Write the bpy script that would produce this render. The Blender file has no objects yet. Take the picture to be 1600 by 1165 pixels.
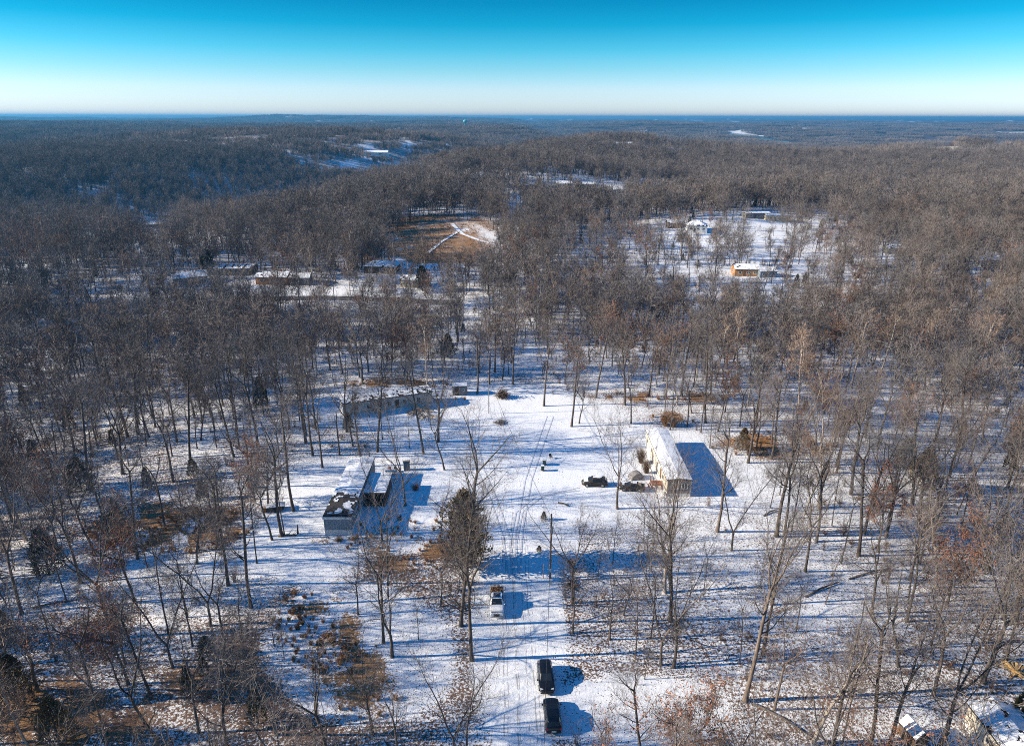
import bpy, math, random
import numpy as np
from mathutils import Vector, Matrix

R = math.radians
RNG = np.random.RandomState(7)
random.seed(7)
S = bpy.context.scene
COL = S.collection

# ------------------------------------------------------------------ camera, sky, sun, exposure
CAM_H, PITCH, FPX = 64.0, 20.3, 1081.0
cam_d = bpy.data.cameras.new('camera')
cam_d.sensor_width = 36.0
cam_d.lens = FPX / 1600.0 * 36.0
cam_d.clip_start = 0.5
cam_d.clip_end = 90000
cam = bpy.data.objects.new('camera', cam_d)
cam.location = (0, 0, CAM_H)
cam.rotation_euler = (R(90 - PITCH), 0, 0)
cam.rotation_mode = 'QUATERNION'
cam.rotation_quaternion = (Matrix.Rotation(R(90 - PITCH), 3, 'X') @ Matrix.Rotation(R(0.12), 3, 'Z')).to_quaternion()
COL.objects.link(cam)
S.camera = cam

SUN_EL, SUN_AZ = R(22.5), R(-93.5)     # azimuth from +Y, clockwise positive: the sun stands on the left
world = bpy.data.worlds.new('World')
S.world = world
world.use_nodes = True
wn, wl = world.node_tree.nodes, world.node_tree.links
wn.clear()
w_out = wn.new('ShaderNodeOutputWorld')
w_bg = wn.new('ShaderNodeBackground')
w_bg.inputs['Strength'].default_value = 0.15
sky = wn.new('ShaderNodeTexSky')
sky.sky_type = 'NISHITA'
sky.sun_disc = False
sky.sun_elevation = SUN_EL
sky.sun_rotation = SUN_AZ
sky.altitude = 200
sky.air_density = 1.0
sky.dust_density = 0.1
sky.ozone_density = 2.0
w_hs = wn.new('ShaderNodeHueSaturation')
w_hs.inputs['Saturation'].default_value = 1.25
w_tc = wn.new('ShaderNodeTexCoord')
w_sep = wn.new('ShaderNodeSeparateXYZ')
w_rmp = wn.new('ShaderNodeValToRGB')     # clear winter air: pale at the horizon, deep cyan blue a few degrees up
e = w_rmp.color_ramp.elements
e[0].position = 0.0;  e[0].color = (0.45, 0.53, 0.96, 1)
e[1].position = 1.0;  e[1].color = (0.008, 0.50, 0.72, 1)
for p, c in ((0.034, (0.42, 0.52, 0.80, 1)), (0.058, (0.24, 0.46, 0.64, 1)), (0.081, (0.10, 0.41, 0.57, 1)), (0.11, (0.012, 0.33, 0.47, 1)), (0.136, (0.004, 0.265, 0.39, 1)), (0.30, (0.006, 0.40, 0.57, 1))):
    q = e.new(p); q.color = c
w_mul = wn.new('ShaderNodeMixRGB'); w_mul.blend_type = 'MULTIPLY'; w_mul.inputs[0].default_value = 1.0
wl.new(w_tc.outputs['Generated'], w_sep.inputs[0])
wl.new(w_sep.outputs['Z'], w_rmp.inputs['Fac'])
wl.new(sky.outputs['Color'], w_hs.inputs['Color'])
wl.new(w_hs.outputs['Color'], w_mul.inputs[1])
wl.new(w_rmp.outputs['Color'], w_mul.inputs[2])
wl.new(w_mul.outputs['Color'], w_bg.inputs['Color'])
wl.new(w_bg.outputs['Background'], w_out.inputs['Surface'])

sun_d = bpy.data.lights.new('sun', 'SUN')
sun_d.energy = 5.0
sun_d.angle = R(0.5)
sun_d.color = (1.0, 0.88, 0.70)
sun = bpy.data.objects.new('sun', sun_d)
sdir = Vector((math.sin(SUN_AZ) * math.cos(SUN_EL), math.cos(SUN_AZ) * math.cos(SUN_EL), math.sin(SUN_EL)))
sun.rotation_euler = (-sdir).to_track_quat('-Z', 'Y').to_euler()
sun.location = (-200, 0, 200)
COL.objects.link(sun)

S.view_settings.view_transform = 'Standard'
S.view_settings.look = 'None'
S.view_settings.gamma = 1.0
S.view_settings.exposure = 0.95
S.view_settings.use_curve_mapping = False
HAZE_D = 9.0e-5
S.cycles.volume_bounces = 0
S.cycles.filter_width = 1.0
S.cycles.use_denoising = False
S.cycles.max_bounces = 5
S.cycles.diffuse_bounces = 2

# ------------------------------------------------------------------ terrain shape
def _hash(ix, iy, seed):
    h = (ix.astype(np.int64) * 374761393 + iy.astype(np.int64) * 668265263 + seed * 1274126177) & 0x7fffffff
    h = ((h ^ (h >> 13)) * 1274126177) & 0x7fffffff
    return ((h ^ (h >> 16)) & 0xffff) / 65535.0

def vnoise(x, y, seed=0):
    ix, iy = np.floor(x), np.floor(y)
    fx, fy = x - ix, y - iy
    fx = fx * fx * (3 - 2 * fx); fy = fy * fy * (3 - 2 * fy)
    a = _hash(ix, iy, seed); b = _hash(ix + 1, iy, seed)
    c = _hash(ix, iy + 1, seed); d = _hash(ix + 1, iy + 1, seed)
    return (a * (1 - fx) + b * fx) * (1 - fy) + (c * (1 - fx) + d * fx) * fy

def fbm(x, y, seed=0, octv=3):
    s, a, t = 0.0, 1.0, 0.0
    for i in range(octv):
        s = s + a * vnoise(x, y, seed + i * 17); t += a
        x = x * 2.03; y = y * 2.03; a *= 0.5
    return s / t

def sm(t):
    t = np.clip(t, 0, 1)
    return t * t * (3 - 2 * t)

EY = [0, 200, 375, 470, 600, 720, 960, 1300, 1800, 2600]
EX = [-420, -260, -175, -112, -96, -70, 30, 150, 300, 500]
LAKE = (1520.0, 4700.0, 95.0, 1300.0)
def terrain(x, y):
    x = np.asarray(x, float); y = np.asarray(y, float)
    r = np.hypot(x, y)
    z = 0.9 * (fbm(x / 34, y / 34, 3, 2) - .5) * sm((r - 60) / 120 + .35)
    z = z + 7.0 * (fbm(x / 160, y / 160, 11, 2) - .5) * sm((r - 150) / 220)
    z = z + 36.0 * (fbm(x / 520, y / 520, 23, 2) - .5) * sm((r - 380) / 700)
    z = z + 90.0 * (fbm(x / 1500, y / 2100, 31, 3) - .5) * sm((r - 1300) / 2500)
    z = z - 7.0 * sm((-x - 38) / 110) * sm((260 - y) / 120) - 3.5 * sm((x - 55) / 90) * sm((230 - y) / 100)
    z = z - 4.5 * sm((y - 165) / 60) * sm((300 - y) / 70)
    d = np.interp(y, EY, EX) - x
    val = sm(d / 150) * (1 - sm((d - 190) / 330)) * sm((y - 320) / 480) * (1 - .6 * sm((y - 1300) / 900))
    z = z + 12 * np.exp(-((d + 45) / 95) ** 2) * sm((y - 430) / 220) * (1 - sm((y - 1150) / 250))
    z = z - 54.0 * val + 20 * np.exp(-((x + 330) / 450) ** 2 - ((y - 1480) / 240) ** 2) + 10 * np.exp(-((x - 500) / 500) ** 2 - ((y - 1150) / 200) ** 2)
    # the broad river valley beyond the near ridge, then the even plateau
    z = z + 16.0 * np.exp(-((x - 910) / 170) ** 2 - ((y - 1450) / 120) ** 2)
    z = z + 9.0 * np.exp(-((x - 60) / 90) ** 2 - ((y - 665) / 70) ** 2) + 6.0 * np.exp(-((x - 165) / 60) ** 2 - ((y - 478) / 50) ** 2) + 5.0 * np.exp(-((x - 108) / 60) ** 2 - ((y - 428) / 45) ** 2)
    z = z + 9.0 * np.exp(-((x + 45) / 75) ** 2 - ((y - 455) / 60) ** 2)
    z = z - 48.0 * sm((x + 300) / 700) * sm((y + 0.12 * np.abs(x - 900) - 1350) / 900) * (1 - .55 * sm((y - 3600) / 2600))
    z = z + 22 * sm((y - 6500) / 4000) + 16 * np.exp(-((x / np.maximum(y, 1) + .22) / .22) ** 2) * sm((y - 7000) / 2500)
    lx, ly, la, lb = LAKE
    k = np.exp(-(((x - lx - .18 * (y - ly)) / (la * 1.7)) ** 2 + ((y - ly) / (lb * 1.2)) ** 4))
    z = z * (1 - k) + (-62) * k
    return z

_cp, _sp = math.cos(R(PITCH)), math.sin(R(PITCH))
_DS = np.concatenate([np.arange(30, 400, 1.0), 400 * 1.004 ** np.arange(0, 900)])
def ground_point(px, py):
    """surveyed spot on the ground, read off the photograph's pixel grid"""
    u, v = (px - 800) / FPX, (582.5 - py) / FPX
    dx, dy, dz = u, _cp + v * _sp, -_sp + v * _cp
    n = math.sqrt(dx * dx + dy * dy + dz * dz)
    dx, dy, dz = dx / n, dy / n, dz / n
    X, Y, Z = dx * _DS, dy * _DS, CAM_H + dz * _DS
    below = np.nonzero(Z < terrain(X, Y))[0]
    if len(below) == 0: i = len(_DS) - 1
    else: i = below[0]
    a, b = (_DS[i - 1], _DS[i]) if i else (25., _DS[0])
    for _ in range(12):
        m = .5 * (a + b)
        if CAM_H + dz * m < float(terrain(dx * m, dy * m)): b = m
        else: a = m
    m = .5 * (a + b)
    return (dx * m, dy * m, float(terrain(dx * m, dy * m)))

def tz(x, y): return float(terrain(x, y))

class Zone:
    def __init__(s, px, py, rx, ry):
        c = ground_point(px, py); a = ground_point(px + rx, py)
        n, f = ground_point(px, py + ry), ground_point(px, py - ry)
        s.x, s.y = c[0], .5 * (n[1] + f[1])
        s.x = s.y * c[0] / c[1]
        s.rx = abs(a[0] - c[0]); s.ry = .5 * abs(f[1] - n[1])
        s.k = c[0] / c[1]
    def w(s, x, y, soft=.35):
        q = np.sqrt(((x - s.x - s.k * (y - s.y)) / s.rx) ** 2 + ((y - s.y) / s.ry) ** 2)
        return 1 - sm((q - (1 - soft)) / (2 * soft))

# treeless ground: (px, py, rx, ry)
OPEN = [Zone(*a) for a in (
    (800, 700, 210, 95), (930, 740, 230, 75), (1080, 745, 110, 45), (590, 790, 170, 75), (480, 850, 100, 60), (640, 640, 170, 35),
    (810, 1000, 75, 160), (810, 850, 95, 60), (560, 1020, 150, 110), (990, 1110, 150, 55), (692, 390, 102, 50),
    (235, 358, 55, 16), (105, 514, 62, 13), (195, 494, 70, 15), (285, 477, 62, 12), (380, 464, 62, 11), (480, 459, 62, 10), (620, 452, 75, 11),
    (905, 306, 70, 12), (1385, 318, 10, 15),
    (575, 246, 38, 2.0), (1465, 268, 35, 3), (1060, 240, 70, 6), (955, 232, 60, 5), (40, 290, 40, 3), (1480, 236, 22, 9))]
# thinner woods where snow shows between trunks
THIN = [Zone(*a) for a in (
    (1100, 415, 320, 75), (320, 462, 300, 26), (850, 560, 160, 22), (640, 500, 200, 50), (170, 372, 170, 26), (1040, 580, 170, 40),
    (1230, 900, 240, 190), (250, 900, 200, 160), (300, 700, 170, 60), (1350, 720, 170, 60), (1180, 436, 110, 30), (1080, 358, 110, 20), (1200, 342, 80, 12), (980, 402, 150, 16), (1150, 470, 220, 40), (930, 300, 140, 20), (490, 320, 60, 14))]
TAN = [Zone(*a) for a in (
    (265, 825, 115, 38), (500, 985, 70, 60), (625, 600, 75, 7), (1045, 652, 24, 6), (1210, 695, 90, 20), (680, 384, 100, 52),
    (560, 1060, 60, 60), (640, 850, 90, 40), (330, 1060, 60, 30), (100, 1120, 110, 50), (520, 840, 60, 14), (1030, 620, 110, 8), (680, 628, 50, 10))]
FIELD = [Zone(*a) for a in ((1480, 236, 22, 9), (1060, 241, 60, 4), (40, 290, 45, 2.5), (955, 231, 55, 2.5))]

HOUSE_PX = ((240,357,19),(261,343,7),(199,335,15),(298,447,13),(370,431,16),(430,446,13),(472,447,8),(598,428,14),(643,450,8),(1163,431,11),(1194,433,8),(1087,364,11),(1053,356,9),(826,296,15),(880,300,13),(913,295,17),(963,304,16),(955,321,14),(1385,322,12),(1180,341,15),(1212,345,14),(1540,415,10),(1400,396,11))
HCL = []
for _a, _b, _l in HOUSE_PX:
    _g = ground_point(_a, _b); HCL.append((_g[0] / _g[1], _g[1], _l))
def house_clear(x, y):
    o = np.zeros(np.shape(x))
    for k, hy, L in HCL:
        q = np.sqrt(((x - k * y) / (L / 2 + 4)) ** 2 + ((y - hy + .55 * min(21 * (hy / 300) ** 1.35, 75)) / min(21 * (hy / 300) ** 1.35, 75)) ** 2); o = np.maximum(o, 1 - sm((q - .85) / .3))
    return o
def glade(x, y):
    r = np.hypot(x, y)
    a = sm((fbm(x / 34, y / 75, 133, 2) - .69) / .06) * sm((r - 300) / 150) * (1 - sm((r - 1500) / 500))
    b = sm((fbm(x / 150, y / 420, 149, 2) - .72) / .04) * sm((r - 1300) / 300)
    lx, ly, la, lb = LAKE
    c = 1 - sm((np.sqrt(((x - lx - .18 * (y - ly)) / (la * 1.12)) ** 2 + ((y - ly) / (lb * 1.0)) ** 2) - .98) / .1)
    return np.maximum(np.maximum(a, b), c)
def open_w(x, y):
    o = np.maximum(.80 * house_clear(x, y), glade(x, y))
    for z_ in OPEN: o = np.maximum(o, z_.w(x, y, .12))
    return o
def thin_w(x, y):
    o = np.zeros(np.shape(x))
    for z_ in THIN: o = np.maximum(o, z_.w(x, y, .4))
    return o

# ------------------------------------------------------------------ materials
MATS = {}
def nodes_of(name):
    m = bpy.data.materials.new(name); m.use_nodes = True
    nt = m.node_tree; b = nt.nodes['Principled BSDF']
    return m, nt, b
def N(nt, t, **kw):
    n = nt.nodes.new(t)
    for k, v in kw.items():
        if k in n.inputs: n.inputs[k].default_value = v
        else: setattr(n, k, v)
    return n
def ramp(nt, stops):
    n = nt.nodes.new('ShaderNodeValToRGB'); el = n.color_ramp.elements
    el[0].position, el[0].color = stops[0][0], (*stops[0][1], 1)
    el[1].position, el[1].color = stops[-1][0], (*stops[-1][1], 1)
    for p, c in stops[1:-1]:
        q = el.new(p); q.color = (*c, 1)
    return n
def mix(nt, f, a, b, mode='MIX'):
    n = nt.nodes.new('ShaderNodeMixRGB'); n.blend_type = mode
    for i, v in enumerate((f, a, b)):
        if isinstance(v, bpy.types.NodeSocket): nt.links.new(v, n.inputs[i])
        elif isinstance(v, (int, float)): n.inputs[i].default_value = v if i == 0 else (v, v, v, 1)
        else: n.inputs[i].default_value = (*v, 1)
    return n.outputs[0]
def mth(nt, op, a, b=0.0, c=None, clamp=False):
    n = nt.nodes.new('ShaderNodeMath'); n.operation = op; n.use_clamp = clamp
    for i, v in enumerate((a, b) if c is None else (a, b, c)):
        if isinstance(v, bpy.types.NodeSocket): nt.links.new(v, n.inputs[i])
        else: n.inputs[i].default_value = v
    return n.outputs[0]
def mat(name, col, rough=.8, var=.25, scale=3.0, metal=0.0, spec=.3, coat=0.0, bump=0.0, per_object=0.0, stretch=(1, 1, 1)):
    """a surface with its own colour mottled by fine noise"""
    if name in MATS: return MATS[name]
    m, nt, b = nodes_of(name)
    tc = N(nt, 'ShaderNodeTexCoord'); mp = N(nt, 'ShaderNodeMapping'); mp.inputs['Scale'].default_value = stretch
    nt.links.new(tc.outputs['Object'], mp.inputs[0])
    nz = N(nt, 'ShaderNodeTexNoise', Scale=scale, Detail=5.0); nt.links.new(mp.outputs[0], nz.inputs['Vector'])
    lo = tuple(c * (1 - var) for c in col); hi = tuple(min(1, c * (1 + var)) for c in col)
    r_ = ramp(nt, ((.3, lo), (.7, hi))); nt.links.new(nz.outputs['Fac'], r_.inputs[0])
    out = r_.outputs[0]
    if per_object:
        oi = N(nt, 'ShaderNodeObjectInfo')
        f = mth(nt, 'MULTIPLY_ADD', oi.outputs['Random'], per_object * 2, 1 - per_object)
        out = mix(nt, 1.0, out, f, 'MULTIPLY')
    nt.links.new(out, b.inputs['Base Color'])
    b.inputs['Roughness'].default_value = rough; b.inputs['Metallic'].default_value = metal
    b.inputs['Specular IOR Level'].default_value = spec; b.inputs['Coat Weight'].default_value = coat
    if bump:
        bp = N(nt, 'ShaderNodeBump', Strength=bump, Distance=.05); nt.links.new(nz.outputs['Fac'], bp.inputs['Height'])
        nt.links.new(bp.outputs[0], b.inputs['Normal'])
    MATS[name] = m
    return m

SNOW = (0.83, 0.845, 0.865)
def ground_material():
    m, nt, b = nodes_of('snowy_ground')
    L = nt.links
    at = N(nt, 'ShaderNodeAttribute', attribute_name='cover')      # r snow depth, g dry grass, b lane
    sep = N(nt, 'ShaderNodeSeparateColor'); L.new(at.outputs['Color'], sep.inputs[0])
    at2 = N(nt, 'ShaderNodeAttribute', attribute_name='lane')      # r across the lane in metres, g far woods, b field
    sep2 = N(nt, 'ShaderNodeSeparateColor'); L.new(at2.outputs['Color'], sep2.inputs[0])
    geo = N(nt, 'ShaderNodeNewGeometry')
    pos = geo.outputs['Position']
    n1 = N(nt, 'ShaderNodeTexNoise', Scale=3.0, Detail=7.0, Roughness=.70); L.new(pos, n1.inputs['Vector'])
    n2 = N(nt, 'ShaderNodeTexNoise', Scale=.16, Detail=4.0); L.new(pos, n2.inputs['Vector'])
    n3 = N(nt, 'ShaderNodeTexNoise', Scale=5.0, Detail=3.0); L.new(pos, n3.inputs['Vector'])
    mpv = N(nt, 'ShaderNodeMapping'); L.new(pos, mpv.inputs[0])
    vo = N(nt, 'ShaderNodeTexVoronoi', Scale=3.6); vo.inputs['Randomness'].default_value = 1.0; L.new(mpv.outputs[0], vo.inputs['Vector'])
    # bare litter where noise exceeds the snow depth
    s = mth(nt, 'MULTIPLY_ADD', n2.outputs['Fac'], .45, -0.225)
    s = mth(nt, 'ADD', sep.outputs[0], mth(nt, 'MULTIPLY', s, mth(nt, 'SUBTRACT', 1.15, sep.outputs[2])))
    f = mth(nt, 'ADD', mth(nt, 'MULTIPLY', n1.outputs['Fac'], .75), mth(nt, 'MULTIPLY', n3.outputs['Fac'], .25))
    thr = mth(nt, 'MULTIPLY_ADD', s, .34, .36)
    litter = mth(nt, 'MULTIPLY', mth(nt, 'SUBTRACT', f, thr), 16.0, clamp=True)
    # single fallen leaves on top of the snow
    rnd = N(nt, 'ShaderNodeSeparateColor'); L.new(vo.outputs['Color'], rnd.inputs[0])
    leaf = mth(nt, 'MULTIPLY', mth(nt, 'LESS_THAN', vo.outputs['Distance'], .27),
               mth(nt, 'LESS_THAN', rnd.outputs[0], mth(nt, 'MULTIPLY', mth(nt, 'SUBTRACT', 1.02, s), 1.1)))
    leaf = mth(nt, 'MULTIPLY', leaf, mth(nt, 'SUBTRACT', 1.0, sep.outputs[2]))
    bare = mth(nt, 'MAXIMUM', litter, leaf)
    lc = ramp(nt, ((.25, (.055, .036, .026)), (.5, (.145, .082, .054)), (.75, (.23, .14, .095))))
    L.new(n3.outputs['Fac'], lc.inputs[0])
    gc = ramp(nt, ((.3, (.12, .07, .035)), (.5, (.31, .155, .06)), (.7, (.42, .26, .13))))
    L.new(n3.outputs['Fac'], gc.inputs[0])
    soil = mix(nt, sep.outputs[1], lc.outputs[0], gc.outputs[0])
    col = mix(nt, bare, SNOW, soil)
    # wheel tracks pressed in the lane
    wob = mth(nt, 'MULTIPLY_ADD', n2.outputs['Fac'], .9, -.45)
    u = mth(nt, 'ADD', sep2.outputs[0], wob)
    tr = None
    for c_, w_ in ((-1.9, .09), (-1.45, .05), (-.35, .10), (-.1, .05), (.9, .05), (1.7, .08), (2.15, .05)):
        d = mth(nt, 'ABSOLUTE', mth(nt, 'SUBTRACT', u, c_))
        q = mth(nt, 'LESS_THAN', d, w_)
        tr = q if tr is None else mth(nt, 'MAXIMUM', tr, q)
    n4 = N(nt, 'ShaderNodeTexNoise', Scale=.8, Detail=3.0); L.new(pos, n4.inputs['Vector'])
    tr = mth(nt, 'MULTIPLY', tr, mth(nt, 'MULTIPLY', mth(nt, 'GREATER_THAN', n4.outputs['Fac'], .48), sep.outputs[2]))
    col = mix(nt, mth(nt, 'MULTIPLY', tr, .55), col, (.20, .17, .15))
    # very far woods, too distant to tell trees apart, and straw fields
    wood = ramp(nt, ((.35, (.055, .048, .050)), (.65, (.11, .092, .088))))
    n5 = N(nt, 'ShaderNodeTexNoise', Scale=.012, Detail=8.0, Roughness=.7); L.new(pos, n5.inputs['Vector']); L.new(n5.outputs['Fac'], wood.inputs[0])
    col = mix(nt, sep2.outputs[1], col, wood.outputs[0])
    col = mix(nt, sep2.outputs[2], col, (.42, .33, .23))
    L.new(col, b.inputs['Base Color'])
    b.inputs['Roughness'].default_value = .75
    b.inputs['Specular IOR Level'].default_value = .2
    h = mth(nt, 'ADD', n1.outputs['Fac'], mth(nt, 'MULTIPLY', n2.outputs['Fac'], 2.0))
    h = mth(nt, 'SUBTRACT', h, mth(nt, 'MULTIPLY', tr, .4))
    bp = N(nt, 'ShaderNodeBump', Strength=.45, Distance=.16); L.new(h, bp.inputs['Height']); L.new(bp.outputs[0], b.inputs['Normal'])
    return m

def bark_material(name, dark, light, ob=.25):
    m, nt, b = nodes_of(name)
    tc = N(nt, 'ShaderNodeTexCoord'); mp = N(nt, 'ShaderNodeMapping'); mp.inputs['Scale'].default_value = (5, 5, .9)
    nt.links.new(tc.outputs['Object'], mp.inputs[0])
    nz = N(nt, 'ShaderNodeTexNoise', Scale=1.6, Detail=6.0); nt.links.new(mp.outputs[0], nz.inputs['Vector'])
    r_ = ramp(nt, ((.3, dark), (.72, light))); nt.links.new(nz.outputs['Fac'], r_.inputs[0])
    oi = N(nt, 'ShaderNodeObjectInfo')
    tint = ramp(nt, ((0, (.66, .63, .61)), (.35, (1, .95, .90)), (.7, (.96, 1.0, 1.05)), (1, (1.55, 1.42, 1.32))))
    nt.links.new(oi.outputs['Random'], tint.inputs[0])
    nt.links.new(mix(nt, 1.0, r_.outputs[0], tint.outputs[0], 'MULTIPLY'), b.inputs['Base Color'])
    b.inputs['Roughness'].default_value = .95; b.inputs['Specular IOR Level'].default_value = .1
    bp = N(nt, 'ShaderNodeBump', Strength=.5, Distance=.04); nt.links.new(nz.outputs['Fac'], bp.inputs['Height']); nt.links.new(bp.outputs[0], b.inputs['Normal'])
    return m
M_BARK = bark_material('bark', (.050, .041, .036), (.165, .14, .12))
M_PALE = bark_material('pale_bark', (.20, .17, .145), (.46, .40, .34))
M_TWIG = bark_material('twigs', (.120, .103, .095), (.215, .188, .172))
M_TWIGP = bark_material('pale_twigs', (.15, .115, .09), (.26, .20, .165))
M_RUSS = mat('russet_leaves', (.26, .105, .05), .9, .45, 1.5, per_object=.3)
M_CED = mat('cedar_needles', (.042, .040, .018), .9, .5, 1.2, per_object=.3)
M_CEDB = mat('bronzed_cedar_needles', (.135, .095, .045), .9, .5, 1.0, per_object=.2)
M_TAN = mat('dry_grass_blades', (.42, .22, .09), .9, .45, .6, per_object=.35)
M_BRUSH = mat('brush_twigs', (.13, .085, .062), .95, .35, .7, per_object=.4)

# ------------------------------------------------------------------ mesh helpers
class MB:
    def __init__(s): s.v = []; s.f = []; s.mi = []
    def quad_box(s, x0, x1, y0, y1, z0, z1, mi=0):
        o = len(s.v)
        s.v += [(x0, y0, z0), (x1, y0, z0), (x1, y1, z0), (x0, y1, z0), (x0, y0, z1), (x1, y0, z1), (x1, y1, z1), (x0, y1, z1)]
        for q in ((0, 3, 2, 1), (4, 5, 6, 7), (0, 1, 5, 4), (1, 2, 6, 5), (2, 3, 7, 6), (3, 0, 4, 7)):
            s.f.append(tuple(o + i for i in q)); s.mi.append(mi)
        return s
    def poly(s, pts, mi=0):
        o = len(s.v); s.v += [tuple(p) for p in pts]; s.f.append(tuple(range(o, o + len(pts)))); s.mi.append(mi); return s
    def prism(s, prof, axis, a, b, mi=0):
        """profile of 2D points swept along an axis from a to b"""
        n = len(prof); o = len(s.v)
        for t in (a, b):
            for p, q in prof:
                s.v.append({'x': (t, p, q), 'y': (p, t, q), 'z': (p, q, t)}[axis])
        s.f.append(tuple(range(o + n - 1, o - 1, -1))); s.f.append(tuple(range(o + n, o + 2 * n))); s.mi += [mi, mi]
        for i in range(n):
            j = (i + 1) % n
            s.f.append((o + i, o + j, o + n + j, o + n + i)); s.mi.append(mi)
        return s
    def tube(s, pts, rads, k=6, mi=0, cap=True):
        o = len(s.v); P = [Vector(p) for p in pts]; n = len(P)
        for i, p in enumerate(P):
            d = (P[min(i + 1, n - 1)] - P[max(i - 1, 0)]).normalized()
            a = d.cross(Vector((0, 0, 1)) if abs(d.z) < .9 else Vector((1, 0, 0))).normalized(); b = d.cross(a)
            for j in range(k):
                t = 2 * math.pi * j / k
                s.v.append(tuple(p + (a * math.cos(t) + b * math.sin(t)) * rads[i]))
        for i in range(n - 1):
            for j in range(k):
                j2 = (j + 1) % k
                s.f.append((o + i * k + j, o + i * k + j2, o + (i + 1) * k + j2, o + (i + 1) * k + j)); s.mi.append(mi)
        if cap:
            s.f.append(tuple(range(o, o + k))); s.f.append(tuple(range(o + (n - 1) * k, o + n * k))); s.mi += [mi, mi]
        return s
    def tris(s, arr, mi=0):
        """arr: (n,3,3) triangles"""
        o = len(s.v); s.v += [tuple(p) for p in arr.reshape(-1, 3)]
        for i in range(len(arr)):
            s.f.append((o + 3 * i, o + 3 * i + 1, o + 3 * i + 2)); s.mi.append(mi)
        return s
    def mesh(s, name, mats, smooth=False):
        me = bpy.data.meshes.new(name); me.from_pydata(s.v, [], s.f)
        for m_ in (mats if isinstance(mats, (list, tuple)) else [mats]): me.materials.append(m_)
        me.polygons.foreach_set('material_index', s.mi)
        if smooth: me.polygons.foreach_set('use_smooth', [True] * len(me.polygons))
        me.update(); return me
    def obj(s, name, mats, parent=None, smooth=False, bevel=0.0, fix=True):
        me = s.mesh(name, mats, smooth)
        if fix:
            import bmesh
            bm = bmesh.new(); bm.from_mesh(me); bmesh.ops.recalc_face_normals(bm, faces=bm.faces)
            if bevel: bmesh.ops.bevel(bm, geom=bm.edges, offset=bevel, segments=1, affect='EDGES', clamp_overlap=True)
            bm.to_mesh(me); bm.free()
        o = bpy.data.objects.new(name, me); COL.objects.link(o)
        if parent is not None: o.parent = parent
        return o

def tag(o, label, cat, group=None, kind=None):
    if label: o['label'] = label
    if cat: o['category'] = cat
    if group: o['group'] = group
    if kind: o['kind'] = kind
    return o
def empty(name, loc, rz=0.0):
    o = bpy.data.objects.new(name, None); o.location = loc; o.rotation_euler = (0, 0, rz); o.empty_display_size = .5
    COL.objects.link(o); return o

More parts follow.
